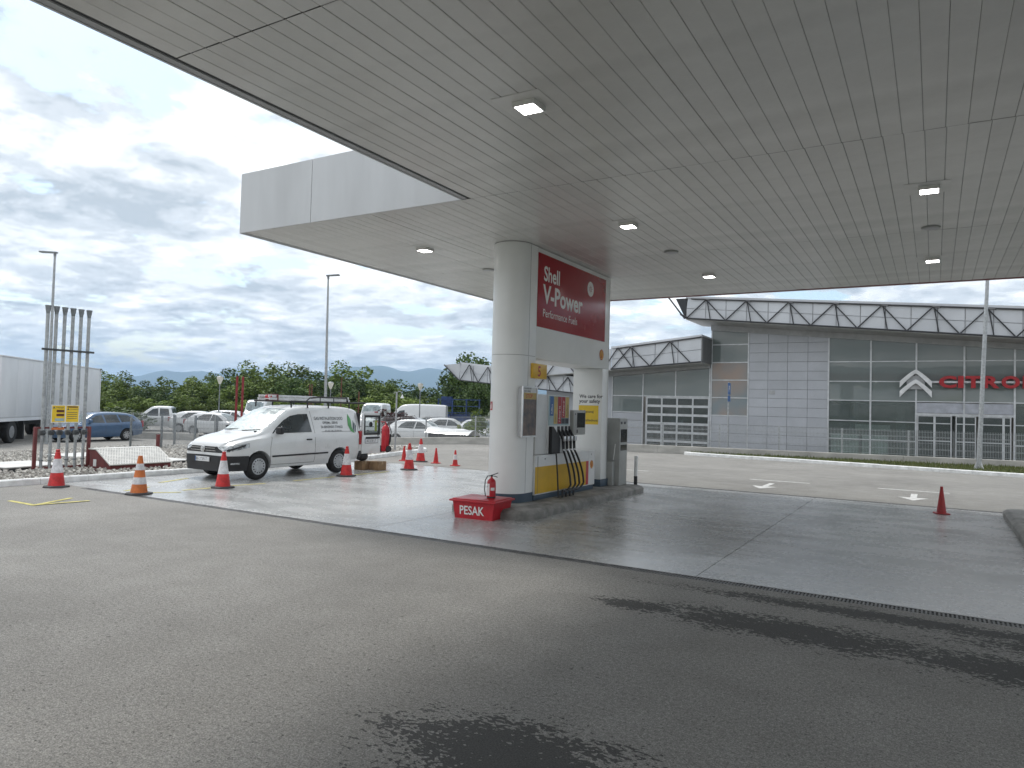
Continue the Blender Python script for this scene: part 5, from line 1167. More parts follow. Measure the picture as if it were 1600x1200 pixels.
# tall street lamps
def street_lamp(p, h, label, lean=(0, 0), arm=(-.45, 0)):
    t = thing('street_lamp', label, 'street lamp', p, 0, 'tall street lamps')
    MB().tube([(0, 0, 0), (lean[0]*.5, lean[1]*.5, h*.5), (lean[0], lean[1], h)], [.085, .07, .045], 12).build('shaft', 'galv', t, True); MB().bbox((-.16, -.16, 0), (.16, .16, .03), .006).build('foot_plate', 'galv', t, True)
    a = Vector((arm[0], arm[1], 0)); c = Vector((lean[0], lean[1], h)); m = MB(); d = a.normalized(); n = Vector((-d.y, d.x, 0))
    m.prism([c-d*.10+n*.07, c+a*1.35+n*.11+Vector((0, 0, .05)), c+a*1.35-n*.11+Vector((0, 0, .05)), c-d*.10-n*.07], (0, 0, .07)); m.build('lamp_head', 'galv_dark', t, True); m = MB(); m.tube([c+Vector((0, 0, -.12)), c+Vector((0, 0, .05))], .06, 10); m.build('collar', 'galv_dark', t, True); return t
p = atD(72, 690, 33.5); pt = atD(86, 396, 33.5); street_lamp((p.x, p.y, -.4), pt.z+.4, 'tall grey street lamp rising behind the vent pipes', (pt.x-p.x, pt.y-p.y), (-.55, -.2))
p = atD(507, 690, 37); pt = atD(513, 432, 37); street_lamp((p.x, p.y, -.35), pt.z+.35, 'tall grey street lamp rising behind the panel van', (pt.x-p.x, pt.y-p.y), (.38, .2))
p = Vector((1.52, 33.0, .09)); p = gp(1529, 733, .09); t = street_lamp(p, 9.5, 'pale steel lamp pole on the verge in front of the showroom doors', (.32, -.1), (-.5, 0))
m = MB(); 
for k in range(4): a = R_(45+90*k); m.prism([(0, 0, .02), (.22*math.cos(a), .22*math.sin(a), .02), (.07*math.cos(a), .07*math.sin(a), .34)], (.008, .008, 0))
m.build('foot_ribs', 'alu', t, True); t.children[0].data.materials[0] = MATS['alu']
def globe_lamp(px, ytop, D, label):
    p = atD(px, ytop, D); t = thing('globe_lamp', label, 'street lamp', (p.x, p.y, -.45), 0, 'lantern lamps in the car park'); h = p.z+.45
    MB().tube([(0, 0, 0), (0, 0, h-.55)], [.05, .035], 10).build('shaft', 'galv_dark', t, True); MB().lathe([(.06, h-.55), (.20, h-.20), (.22, h-.12), (.22, h-.05)], (0, 0, 0), 'z', 14).build('lantern', 'globe', t, True); MB().lathe([(.24, h-.05), (.1, h+.02), (0, h+.04)], (0, 0, 0), 'z', 14).build('cap', 'galv_dark', t, True)
globe_lamp(344, 588, 50, 'lantern lamp in front of the trees left of the red posts'); globe_lamp(517, 597, 55, 'lantern lamp beside the tall street lamp behind the van'); globe_lamp(657, 599, 55, 'lantern lamp standing in front of the tall white cargo van')
for px, yt, D, l in ((484, 600, 62, 'thin rusty red mast behind the van ladder'), (487.5, 600, 62, 'thin rusty red mast doubled beside another behind the ladder'), (534, 590, 62, 'rusty red lattice mast above the van rear'), (561, 612, 62, 'short rusty red mast above the open van door')):
    p = atD(px, yt, D); t = pole('rusty_mast', l, 'mast', (p.x, p.y, -.45), p.z+.45, .05, 'rust_red', group='rusty masts in the car park'); MB().box((-.3, -.03, (p.z+.45)*.55), (.3, .03, (p.z+.45)*.55+.05)).build('cross_arm', 'rust_red', t, True)
# parking sign seen edge-on
p = gp(1136.5, 707, .05); t = thing('parking_sign', 'narrow blue parking sign on a thin post at the verge', 'road sign', (p.x, p.y, .05)); MB().tube([(0, 0, 0), (0, 0, 3.35)], .03, 10).build('post', 'galv', t, True)
a = R_(91); dx, dy = math.cos(a), math.sin(a)
for z0, z1, nm in ((2.75, 3.30, 'sign_plate'), (2.42, 2.70, 'sub_plate')):
    m = MB(); m.prism([(-.25*dx+.04, -.25*dy-.04, z0), (.25*dx+.04, .25*dy-.04, z0), (.25*dx+.04, .25*dy-.04, z1), (-.25*dx+.04, -.25*dy-.04, z1)], (.012, -.006, 0)); pl = m.build(nm, 'sign_blue', t, True)
m = MB(); put_text(m, 'P', .42, lambda q, b: (.058+(q-.14)*dx, -.052+(q-.14)*dy, 2.87+b), .01); m.build('letter', 'white_letter', t, True)
# white pipe frame and blue gantry
p = gp(761, 691, 0); t = thing('white_pipe_frame', 'white bent pipe frame standing next to the round column', 'pipe frame', (p.x, p.y+.6, 0)); MB().tube([(0, 0, 0), (0, 0, 2.75), (.06, 0, 2.9), (.2, 0, 2.95), (1.6, 0, 2.95), (1.74, 0, 2.9), (1.8, 0, 2.75), (1.8, 0, 0)], .06, 10).build('tube', 'white_paint', t, True); MB().box((.22, -.02, .3), (1.7, .02, 2.8)).build('infill', 'trim_grey', t, True)
p = atD(718, 650, 66); t = thing('blue_gantry', 'blue steel loading gantry with railings in front of the dark trees', 'gantry', (p.x, p.y, -.45), R_(25))
for x in (-1.9, -.6, .7, 1.9): MB().box((x-.06, -.6, 0), (x+.06, -.48, 3.0)).build('post', 'blue_steel', t, True)
for z in (1.7, 2.3, 2.9): MB().box((-2.0, -.62, z), (2.0, -.5, z+.07)).build('rail', 'blue_steel', t, True)
MB().box((-1.9, -.4, .9), (1.9, .9, 1.6)).build('container', 'blue_steel', t, True); MB().box((-1.7, -.3, 2.3), (-.8, .5, 3.2)).build('cabin', 'blue_steel', t, True)

# ------------------------------------------------------------------ car dealership
YFc = 42.0; YTr = 39.6
D = thing('showroom_building', 'grey metal and glass car showroom with trussed wave roofs', 'building', (-4, YFc, -.4))
def pY(x, y, Y=YFc): q = onY(x, y, Y); return (q.x, q.z)
def quadY(pts, Y, th, nm, mat, par=D): 
    m = MB(); m.prism([(x, Y, z) for x, z in pts], (0, th, 0)); return m.build(nm, mat, par)
GL = -.4
# x stations on the facade plane
xl, xg = pY(1111.6, 600)[0], pY(1169, 600)[0]
cols = [pY(x, 610)[0] for x in (1169, 1199.5, 1230, 1261.6, 1293.5)]
muls = [pY(x, 600)[0] for x in (1294.5, 1360.5, 1431.6, 1506.6, 1585.5)]; stp = muls[-1]-muls[-2]; muls += [muls[-1]+stp*i for i in (1, 2, 3)]
# roof line of the main hall: under-beam edge
a = pY(1112, 516); b = pY(1600, 546); zroof = lambda x: a[1]+(b[1]-a[1])*(x-a[0])/(b[0]-a[0])
# printed glass tower at the left of the hall
rows = [pY(1140, y)[1] for y in (538.5, 566.4, 594, 621.6, 649.5)]
def cell(x0, x1, zb, zt0, zt1, nm, mat, th=.03, g=.02, Y=YFc, par=D): return quadY([(x0+g, zb+g), (x1-g, zb+g), (x1-g, zt1-g), (x0+g, zt0-g)], Y, th, nm, mat, par)
cell(xl, xg, rows[0], zroof(xl), zroof(xg), 'glass_pane', 'glass_upper'); cell(xl, xg, rows[1], rows[0], rows[0], 'glass_pane', 'glass_upper')
for i in (1, 2, 3): cell(xl, xg, rows[i+1], rows[i], rows[i], 'printed_pane', 'print_tan')
for z in rows: quadY([(xl, z-.03), (xg, z-.03), (xg, z+.03), (xl, z+.03)], YFc-.04, .08, 'transom', 'mullion')
for x in (xl, xg): quadY([(x-.035, GL), (x+.035, GL), (x+.035, zroof(x)), (x-.035, zroof(x))], YFc-.05, .09, 'mullion', 'mullion')
# metal cassettes
prow = [pY(1210, y)[1] for y in (536, 551, 565.5, 580, 594, 608.4, 622.5, 636.6, 651, 666, 680, 694.5)]; dz = prow[-2]-prow[-1]; prow += [prow[-1]-dz*i for i in (1, 2)]
def cassettes(xs, zr, top):
    for x0, x1 in zip(xs[:-1], xs[1:]):
        zs = [None]+[z for z in zr]
        for i in range(len(zr)):
            zt0, zt1 = (top(x0), top(x1)) if i == 0 else (zr[i-1], zr[i-1])
            if zr[i] < zt1-.05: cell(x0, x1, max(zr[i], GL), zt0, zt1, 'wall_panel', 'clad_grey', .05, .008, YFc+rnd.uniform(-.003, .003))
cassettes(cols, prow, zroof); cassettes([xl, (xl+xg)/2, xg], [z for z in prow if z < rows[-1]-.2], lambda x: rows[-1])
quadY([(xl-.02, GL), (cols[-1], GL), (cols[-1], zroof(cols[-1])), (xl-.02, zroof(xl))], YFc+.06, .1, 'wall_backing', 'roof_dark')
x0, z0 = pY(1201.5, 616); quadY([(x0, z0), (x0+.32, z0), (x0+.32, z0+.22), (x0, z0+.22)], YFc-.03, .03, 'wall_vent', 'trim_grey')
# curtain wall
tz = [pY(1360, y)[1] for y in (565, 596, 626, 658, 687)]
zd = pY(1460, 647.5)[1]; zs = pY(1460, 629)[1]
for i, (x0, x1) in enumerate(zip(muls[:-1], muls[1:])):
    lv = [None]+tz
    cell(x0, x1, tz[0], zroof(x0), zroof(x1), 'glass_pane', 'glass_upper'); cell(x0, x1, tz[1], tz[0], tz[0], 'glass_pane', 'glass_upper'); cell(x0, x1, tz[2], tz[1], tz[1], 'glass_pane', 'glass_upper')
    if i in (2, 3): cell(x0, x1, zd+.05, zs, zs, 'spandrel_panel', 'spandrel')
    else:
        for j in (3, 4): cell(x0, x1, tz[j], tz[j-1], tz[j-1], 'glass_pane', 'glass_show')
        cell(x0, x1, GL, tz[4], tz[4], 'glass_pane', 'glass_show')
for x in muls: quadY([(x-.04, GL), (x+.04, GL), (x+.04, zroof(x)), (x-.04, zroof(x))], YFc-.06, .1, 'mullion', 'mullion')
for i, (x0, x1) in enumerate(zip(muls[:-1], muls[1:])):
    for j, z in enumerate(tz):
        if i in (2, 3) and j >= 3: continue
        quadY([(x0+.04, z-.025), (x1-.04, z-.025), (x1-.04, z+.025), (x0+.04, z+.025)], YFc-.045, .08, 'transom', 'mullion')
# entrance doors
dxs = [pY(x, 680)[0] for x in (1433, 1460, 1487, 1493, 1525, 1533, 1580)]
quadY([(muls[2]+.04, zd-.06), (muls[4]-.04, zd-.06), (muls[4]-.04, zd+.05), (muls[2]+.04, zd+.05)], YFc-.05, .09, 'door_header', 'mullion')
for x0, x1 in ((dxs[0], dxs[1]), (dxs[1], dxs[2]), (dxs[3], dxs[4]), (dxs[5]+.0, (dxs[5]+dxs[6])/2+.3), ((dxs[5]+dxs[6])/2+.3, dxs[6])):
    m = MB(); w = .05; zt = zd-.06
    m.box((x0, YFc-.02, GL), (x0+w, YFc+.05, zt)); m.box((x1-w, YFc-.02, GL), (x1, YFc+.05, zt))
    for z in (GL, .78, zt-.42, zt-w): m.box((x0+w, YFc-.015, z), (x1-w, YFc+.045, z+w))
    df = m.build('entrance_door', 'mullion', D); MB().box((x0+w, YFc+.01, GL+w), (x1-w, YFc+.02, zt-w)).build('door_glass', 'glass_garage', df)
quadY([(muls[4]+.06, GL), (muls[4]+4.5, GL), (muls[4]+4.5, tz[2]-.05), (muls[4]+.06, tz[2]-.05)], YFc+.6, .1, 'timber_panel', 'wood_brown')
# interior
m = MB(); m.box((xl, YFc+6.5, GL), (muls[-1], YFc+6.6, 7.2)); m.build('interior_wall', 'interior', D); m = MB(); m.box((-24, YFc+.2, GL-.1), (muls[-1], YFc+6.5, GL)); m.build('interior_floor', 'interior_floor', D)
m = MB(); m.box((muls[0], YFc+.3, tz[2]-.15), (muls[-1], YFc+6.5, tz[2]-.02)); m.build('mezzanine', 'interior', D)
x0, x1 = pY(1298, 690)[0], pY(1387, 690)[0]
m = MB(); m.box((x0, YFc+.12, GL), (x0+1.35, YFc+.18, .98)); m.box((x0+1.5, YFc+.12, GL), (x1, YFc+.18, .98)); m.build('counter_panel', 'counter', D); MB().box((x0, YFc+.6, 1.0), (x1, YFc+1.6, 1.06)).build('counter_top', 'interior', D); MB().box((x0+1.0, YFc+2.0, 1.2), (x1, YFc+2.3, 1.5)).build('display_board', 'counter', D)
for x in (x0+.9, x1+.5, x1+3): MB().lathe([(.22, GL), (.22, 6.2)], (x, YFc+2.6, 0), 'z', 14).build('inner_column', 'cabinet_grey', D)
# hall roof: sheet fascia, soffit, slab, lattice
def hall_roof(tl, tr, bl, br, zbeam, Y, xe, nm_lab, nb, flip=False, endface=True, x_extend=None):
    P = [onY(*q, Y) for q in (bl, br, tr, tl)]
    (x0, zb0), (x1, zb1), (_, zt1), (_, zt0) = [(q.x, q.z) for q in P]
    if x_extend is not None:
        k = (x_extend-x0)/(x1-x0); zb1 = zb0+(zb1-zb0)*k; zt1 = zt0+(zt1-zt0)*k; x1 = x_extend
    zbf = lambda x: zb0+(zb1-zb0)*(x-x0)/(x1-x0); ztf = lambda x: zt0+(zt1-zt0)*(x-x0)/(x1-x0)
    n = nb; xs = [x0+(x1-x0)*i/n for i in range(n+1)]
    for i in range(n):
        for lo, hi in ((0, .5), (.5, 1)):
            xa, xb = xs[i]+.02, xs[i+1]-.02; g = lambda x, t: zbf(x)+(ztf(x)-zbf(x))*t
            m = MB(); m.prism([(xa, Y, g(xa, lo)+.015), (xb, Y, g(xb, lo)+.015), (xb, Y, g(xb, hi)-.015), (xa, Y, g(xa, hi)-.015)], (0, .05, 0)); m.build('fascia_sheet', 'roof_sheet', D)
    m = MB(); m.prism([(x0, Y+.055, zbf(x0)), (x1, Y+.055, zbf(x1)), (x1, Y+.055, ztf(x1)), (x0, Y+.055, ztf(x0))], (0, .3, 0)); m.build('fascia_frame', 'trim_grey', D)
    m = MB(); m.prism([(x0-.02, Y-.06, ztf(x0)), (x1, Y-.06, ztf(x1)), (x1, Y-.06, ztf(x1)+.12), (x0-.02, Y-.06, ztf(x0)+.12)], (0, 14, 0)); m.build('roof_slab', 'roof_sheet', D)
    m = MB(); m.prism([(x0, Y+.02, zbf(x0)-.05), (x1, Y+.02, zbf(x1)-.05), (x1, Y+.02, zbf(x1)-.005), (x0, Y+.02, zbf(x0)-.005)], (0, YFc-Y+1, 0)); m.build('roof_soffit', 'soffit_far', D)
    # lattice bars standing in front of the sheets
    def bar(pa, pb, r=.035): MB().tube([pa, pb], r, 6).build('truss_bar', 'truss', D)
    yb_, yt_ = Y-.10, Y-.75; sp_ = (x1-x0)/n*2/2
    k = 0; x = x0+.05
    bar((x0, yb_, zbf(x0)+.02), (x1, yb_, zbf(x1)+.02), .045); bar((x0+.3, Y-.08, ztf(x0+.3)-.03), (x1, Y-.08, ztf(x1)-.03), .04)
    stp_ = 1.2 if n < 9 else 1.09
    while x+2*stp_ <= x1+.3:
        xm = x+stp_; bar((x, yb_, zbf(x)+.02), (xm, yb_, ztf(xm)-.06)); bar((xm, yb_, ztf(xm)-.06), (x+2*stp_, yb_, zbf(x+2*stp_)+.02)); bar((xm+.05, yb_, ztf(xm)-.06), (xm+.25, yb_, zbf(xm+.25)+.03), .028); bar((xm, yb_, ztf(xm)-.06), (xm+.3, Y-.5, ztf(xm)-.16), .035); x += 2*stp_
    return x0, x1, zbf, ztf
x0, x1, zbf, ztf = hall_roof((1073.5, 466), (1600, 482.5), (1072, 498), (1600, 528.5), None, YTr, None, 'main', 19, x_extend=9.0)
m = MB(); m.prism([(xl-.05, YFc-.12, zroof(xl)-.02), (9, YFc-.12, zroof(9)-.02), (9, YFc-.12, zroof(9)+.36), (xl-.05, YFc-.12, zroof(xl)+.36)], (0, .5, 0)); m.build('eaves_beam', 'trim_grey', D)
# cantilevered left end of the lattice
e0 = onY(1049, 466, YTr); e1 = onY(1056, 467, YTr); e2 = onY(1071, 498, YTr); e3 = onY(1075, 466, YTr)
m = MB(); m.prism([e1, e2, e3], (0, 1.5, 0)); m.build('roof_end', 'truss', D); MB().tube([onY(1044, 464, YTr-.3), onY(1070, 498, YTr-.3)], .045, 6).build('truss_bar', 'truss', D); MB().tube([onY(1063, 491, YTr-.3), onY(1073, 496, YTr-.3)], .06, 6).build('truss_bar', 'truss', D)  # dark wedge stands in for the shaded open underside of the roof
# lower hall
YT2 = 40.0
h0, h1, zb2, zt2 = hall_roof((955, 545), (1094.5, 526), (955, 577.5), (1096, 566), None, YT2, None, 'low', 4)
xx = pY(905, 600)[0]
# continue this roof to the left behind the portal
q0 = onY(955, 577.5, YT2)
m = MB(); xa = -23.4
m.prism([(xa, YT2+.01, zb2(xa)), (h0-.02, YT2+.01, zb2(h0)), (h0-.02, YT2+.01, zt2(h0)), (xa, YT2+.01, zt2(xa))], (0, .05, 0)); m.build('fascia_sheet', 'roof_sheet', D)
m = MB(); m.prism([(xa, YT2, zb2(xa)-.05), (h0, YT2, zb2(h0)-.05), (h0, YT2, zb2(h0)-.005), (xa, YT2, zb2(xa)-.005)], (0, 3, 0)); m.build('roof_soffit', 'soffit_far', D)
x = xa+.4
while x < h0-.5:
    MB().tube([(x, YT2-.1, zb2(x)), (x+.95, YT2-.1, zt2(x+.95))], .035, 6).build('truss_bar', 'truss', D); MB().tube([(x+.95, YT2-.1, zt2(x+.95)), (x+1.9, YT2-.1, zb2(x+1.9))], .035, 6).build('truss_bar', 'truss', D); x += 1.9
m = MB(); m.prism([(h1-.01, YT2+.02, zb2(h1)), (h1-.01, YT2+.02, zt2(h1)), (h1-.01, YFc, zt2(h1)), (h1-.01, YFc, zb2(h1))], (.06, 0, 0)); m.build('roof_end', 'roof_dark', D)
zw2 = lambda x: pY(958, 588)[1]+(pY(1109, 575)[1]-pY(958, 588)[1])*(x-pY(958, 588)[0])/(pY(1109, 575)[0]-pY(958, 588)[0])
w0 = pY(957, 610)[0]; wx = [w0]+[pY(x, 610)[0] for x in (1005, 1056, 1109)]; zl = pY(1030, 619)[1]; zl2 = pY(980, 643.5)[1]
for x0, x1 in zip(wx[:-1], wx[1:]): cell(x0, x1, zl, zw2(x0), zw2(x1), 'glass_pane', 'glass_upper')
cell(wx[0], wx[1], zl2, zl, zl, 'glass_pane', 'glass_upper')
for x in wx: quadY([(x-.035, zl-.02 if x in wx[2:3] else GL), (x+.035, zl-.02 if x in wx[2:3] else GL), (x+.035, zw2(x)), (x-.035, zw2(x))], YFc-.05, .09, 'mullion', 'mullion')
quadY([(wx[0]+.035, zl-.03), (wx[-1]-.035, zl-.03), (wx[-1]-.035, zl+.03), (wx[0]+.035, zl+.03)], YFc-.045, .08, 'transom', 'mullion'); quadY([(wx[0]+.035, zl2-.03), (wx[1]-.035, zl2-.03), (wx[1]-.035, zl2+.03), (wx[0]+.035, zl2+.03)], YFc-.045, .08, 'transom', 'mullion')
for i in range(5): z1_ = zl2-.03-i*.47; cell(wx[0], wx[1], max(GL, z1_-.47), z1_, z1_, 'wall_panel', 'clad_grey', .05, .012)
quadY([(xa+1.2, GL), (wx[0]-.04, GL), (wx[0]-.04, zw2(wx[0])), (xa+1.2, zw2(xa+1.2))], YFc, .1, 'wall_backing', 'clad_grey')
m = MB(); m.prism([(xa, YFc-.12, zw2(xa)), (wx[-1], YFc-.12, zw2(wx[-1])), (wx[-1], YFc-.12, zw2(wx[-1])+.3), (xa, YFc-.12, zw2(xa)+.3)], (0, .5, 0)); m.build('eaves_beam', 'trim_grey', D)
m = MB(); m.box((-24, YFc+6, GL), (xl, YFc+6.1, 5)); m.build('interior_wall', 'interior', D)
# sectional garage door: rails, stiles, panes
g0, g1 = pY(1010, 650)[0], pY(1107, 650)[0]; gz1 = zl-.06; gz0 = GL; nr, nc = 6, 4
GD = MB().box((g0-.06, YFc+.0, gz0), (g0-.01, YFc+.08, gz1)).build('garage_door', 'mullion', D)
for r in range(nr+1): z = gz0+(gz1-gz0)*r/nr; MB().box((g0, YFc+.01, z-.07), (g1, YFc+.07, z+.07)).build('door_rail', 'mullion', GD)
for c in range(nc+1): x = g0+(g1-g0)*c/nc; MB().box((x-.045, YFc+.012, gz0), (x+.045, YFc+.066, gz1)).build('door_stile', 'mullion', GD)
for r in range(nr):
    for c in range(nc):
        x0_ = g0+(g1-g0)*c/nc; z0_ = gz0+(gz1-gz0)*r/nr; MB().box((x0_+.05, YFc+.035, z0_+.075), (x0_+(g1-g0)/nc-.05, YFc+.042, z0_+(gz1-gz0)/nr-.075)).build('pane', 'glass_garage', GD)
for x_, w_, h_, y_ in ((g0+.2, 1.5, 1.35, 1.2), (g0+2.0, .9, 1.75, 1.5), (g1-1.1, 1.0, 1.95, 1.3)): 
    t = thing('wooden_crate', ('brown timber crate inside the workshop door on the left', 'pale crate behind the middle of the workshop door', 'tall brown crate inside the workshop door by the tower')[[1.5, .9, 1.0].index(w_)], 'crate', (x_+w_/2, YFc+y_, GL), group='crates in the workshop')
    MB().bbox((x_, YFc+y_-.5, GL), (x_+w_, YFc+y_+.4, GL+h_), .02).build('crate_body', 'wood_brown', t); MB().box((x_-.02, YFc+y_-.52, GL+h_*.5), (x_+w_+.02, YFc+y_-.5, GL+h_*.56)).build('batten', 'card', t)
x_, z_ = pY(1058, 662); MB().box((x_-.4, YFc+.05, z_-.02), (x_-.05, YFc+.055, z_+.22)).build('notice_sheet', 'plate', GD); MB().box((x_+.02, YFc+.05, z_-.02), (x_+.35, YFc+.055, z_+.22)).build('notice_sheet', 'plate', GD)
# third hall roof to the left of the column
YT3 = 40.5
def hall3():
    tl, tr, bl, br = (720, 568), (905, 592), (718, 594), (905, 615); P = [onY(*q, YT3) for q in (bl, br, tr, tl)]
    x0, x1 = P[0].x, P[1].x; zb_ = lambda x: P[0].z+(P[1].z-P[0].z)*(x-x0)/(x1-x0); zt_ = lambda x: P[3].z+(P[2].z-P[3].z)*(x-x0)/(x1-x0); n = 8
    t = thing('workshop_hall', 'grey workshop wing with trussed roof end beside the tall tree', 'building', ((x0+x1)/2, YFc+2, GL))
    for i in range(n):
        xa_, xb_ = x0+(x1-x0)*i/n+.02, x0+(x1-x0)*(i+1)/n-.02
        for lo, hi in ((0, .5), (.5, 1)):
            g = lambda x, q: zb_(x)+(zt_(x)-zb_(x))*q; m = MB(); m.prism([(xa_, YT3, g(xa_, lo)+.012), (xb_, YT3, g(xb_, lo)+.012), (xb_, YT3, g(xb_, hi)-.012), (xa_, YT3, g(xa_, hi)-.012)], (0, .05, 0)); m.build('fascia_sheet', 'roof_sheet', t)
    m = MB(); m.prism([(x0, YT3+.06, zb_(x0)), (x1, YT3+.06, zb_(x1)), (x1, YT3+.06, zt_(x1)+.1), (x0, YT3+.06, zt_(x0)+.1)], (0, 10, 0)); m.build('roof_slab', 'roof_sheet', t)
    m = MB(); m.prism([onY(694, 570, YT3), onY(717, 594, YT3), onY(720, 568, YT3)], (0, .1, 0)); m.build('end_sheet', 'roof_sheet', t); m = MB(); m.prism([onY(706, 569, YT3+.3), onY(717, 592, YT3+.3), onY(720, 568, YT3+.3)], (0, 2, 0)); m.build('roof_end', 'truss', t)
    k = x0+.1
    while k < x1-1: 
        for a_, b_ in (((k, zb_(k)), (k+.75, zt_(k+.75))), ((k+.75, zt_(k+.75)), (k+1.5, zb_(k+1.5)))): MB().tube([(a_[0], YT3-.1, a_[1]), (b_[0], YT3-.1, b_[1])], .03, 6).build('truss_bar', 'truss', t)
        MB().tube([(k+.8, YT3-.1, zt_(k+.8)), (k+1.0, YT3-.1, zb_(k+1.0))], .022, 6).build('truss_bar', 'truss', t); k += 1.5
    MB().tube([(x0, YT3-.1, zb_(x0)), (x1, YT3-.1, zb_(x1))], .04, 6).build('truss_bar', 'truss', t); MB().tube([onY(694, 570, YT3-.1), onY(717, 594, YT3-.1)], .04, 6).build('truss_bar', 'truss', t)
    m = MB(); m.prism([(x0+5, YFc+2, GL), (x1, YFc+2, GL), (x1, YFc+2, zb_(x1)), (x0+5, YFc+2, zb_(x0+5))], (0, 8, 0)); m.build('wall', 'roof_dark', t)
hall3()
# chevron emblem and red letters
CH = thing('chevron_emblem', 'double silver chevron emblem mounted on the showroom glass', 'emblem', (pY(1430, 597)[0], YFc-.2, pY(1430, 597)[1]))
cx_, cz_ = pY(1431, 586); zA = pY(1431, 578)[1]; half = (pY(1455.5, 598)[0]-pY(1405.5, 598)[0])/2
def chev(zt_, nm):
    n = 10; up, lo = [], []
    for i in range(-n, n+1):
        s = i/n; q = abs(s); drop = .60*(q**1.25); th = .30-.03*q if q < .9 else .27; up.append((cx_+s*half, zt_-drop)); lo.append((cx_+s*half*(1.0 if q > .3 else 1.), zt_-drop-(.20+.12*q)))
    m = MB(); m.prism([(x, YFc-.32, z) for x, z in up]+[(x, YFc-.32, z) for x, z in reversed(lo)], (0, .16, 0)); m.build(nm, 'alu', CH)
chev(zA, 'upper_chevron'); chev(zA-.50, 'lower_chevron')
MB().box((cx_-.4, YFc-.16, zA-1.0), (cx_+.4, YFc-.07, zA-.3)).build('bracket', 'trim_grey', CH)
LT = thing('red_lettering', 'red raised capital letters on the showroom glass beside the chevrons', 'lettering', (pY(1530, 597)[0], YFc-.2, 3))
zb_ = pY(1500, 605.5)[1]; hh = pY(1500, 588.5)[1]-zb_; X0 = pY(1467, 597)[0]; slots = [(1467, 1494.5), (1496.5, 1505.5), (1508, 1533), (1536, 1561.5), (1564, 1593), (1597, 1622), (1626, 1653)]; pitch = [pY(a, 597)[0] for a, b in slots]; wid = [pY(b, 597)[0]-pY(a, 597)[0] for a, b in slots]
for ch, x0, wd_ in zip('CITRO\u00cbN', pitch, wid):
    v, f = text2d(ch, hh/.70, .045); mnx = min(p[0] for p in v); kx_ = wd_/(max(p[0] for p in v)-mnx); v = [(p[0]*kx_, p[1]) for p in v]; mnx *= kx_; m = MB()
    for dy, rev in ((0, False),): m.add([(x0+a-mnx, YFc-.30, zb_+b) for a, b in v], f)
    bm = bmesh.new(); vs = [bm.verts.new((x0+a-mnx, YFc-.30, zb_+b)) for a, b in v]
    for q in f:
        try: bm.faces.new([vs[i] for i in q])
        except ValueError: pass
    r = bmesh.ops.extrude_face_region(bm, geom=bm.faces[:]); bmesh.ops.translate(bm, verts=[e for e in r['geom'] if isinstance(e, bmesh.types.BMVert)], vec=(0, .14, 0))
    MB().bm(bm).build('letter', 'letter_red', LT)
z_ = pY(1467, 597)[1]; MB().box((cx_+half-.1, YFc-.17, z_-.05), (pitch[-1]+1, YFc-.15, z_+.05)).build('mounting_rail', 'mullion', LT)
# ------------------------------------------------------------------ trees
def crown_mesh(seed, rx, rz, n, leaf, mat, nb=16):
    r = np.random.RandomState(seed); cs = []
    for _ in range(nb):
        d = r.normal(size=3); d /= np.linalg.norm(d); k = r.uniform(.35, .95)
        cs.append((d*np.array([rx, rx, rz])*k, r.uniform(.30, .52)*rx))
    per = n//nb; V = np.zeros((nb*per, 4, 3)); i = 0
    for c, s in cs:
        d = r.normal(size=(per, 3)); d /= np.linalg.norm(d, axis=1)[:, None]; p = c+d*(s*r.uniform(.55, 1.05, per)[:, None])*np.array([1, 1, .85])
        a = r.normal(size=(per, 3)); a[:, 2] *= .5; a /= np.linalg.norm(a, axis=1)[:, None]; b = np.cross(a, r.normal(size=(per, 3))); b /= np.linalg.norm(b, axis=1)[:, None]
        w = leaf*r.uniform(.6, 1.3, per)[:, None]
        V[i:i+per, 0] = p-a*w; V[i:i+per, 1] = p+b*w*.55; V[i:i+per, 2] = p+a*w; V[i:i+per, 3] = p-b*w*.55; i += per
    me = bpy.data.meshes.new('crown'); nq = len(V); me.from_pydata(V.reshape(-1, 3).tolist(), [], np.arange(nq*4).reshape(-1, 4).tolist()); me.materials.append(MATS[mat]); return me
def trunk_mesh(h, r0):
    m = MB(); m.tube([(0, 0, 0), (.05, .03, h*.5), (0, .05, h)], [r0, r0*.75, r0*.4], 8)
    for k in range(4): a = k*1.7; m.tube([(0, 0, h*(.55+.1*k)), (math.cos(a)*h*.25, math.sin(a)*h*.25, h*(.85+.1*k))], [r0*.4, r0*.15], 6)
    return m.mesh('trunk', 'bark')
CR = [crown_mesh(11+i, 2.5, 2.9, 2600, .20, ('leaf_mid', 'leaf_dark', 'leaf_mid', 'leaf_light', 'leaf_dark')[i], 20) for i in range(5)]; TRK = trunk_mesh(3.6, .16)
def tree(name, label, px, ytop, Dp, var, w=1., group='trees of the wood behind the car park', zg=-.6):
    p = atD(px, ytop, Dp); h = p.z-zg; t = thing(name, label, 'tree', (p.x, p.y, zg), rnd.uniform(0, 6.3), group)
    s = h/6.9; c = bpy.data.objects.new('crown', CR[var]); COL.objects.link(c); c.parent = t; c.location = (0, 0, h-2.95*s*1.02); c.scale = (s*w, s*w, s)
    k = bpy.data.objects.new('trunk', TRK); COL.objects.link(k); k.parent = t; k.scale = (s, s, s); return t
HT = [(160, 582), (195, 588), (230, 592), (262, 590), (300, 587), (330, 583), (362, 572), (390, 570), (420, 570), (448, 572), (475, 577), (500, 575), (530, 573), (560, 577), (590, 589), (618, 591), (650, 598), (680, 606), (705, 600)]
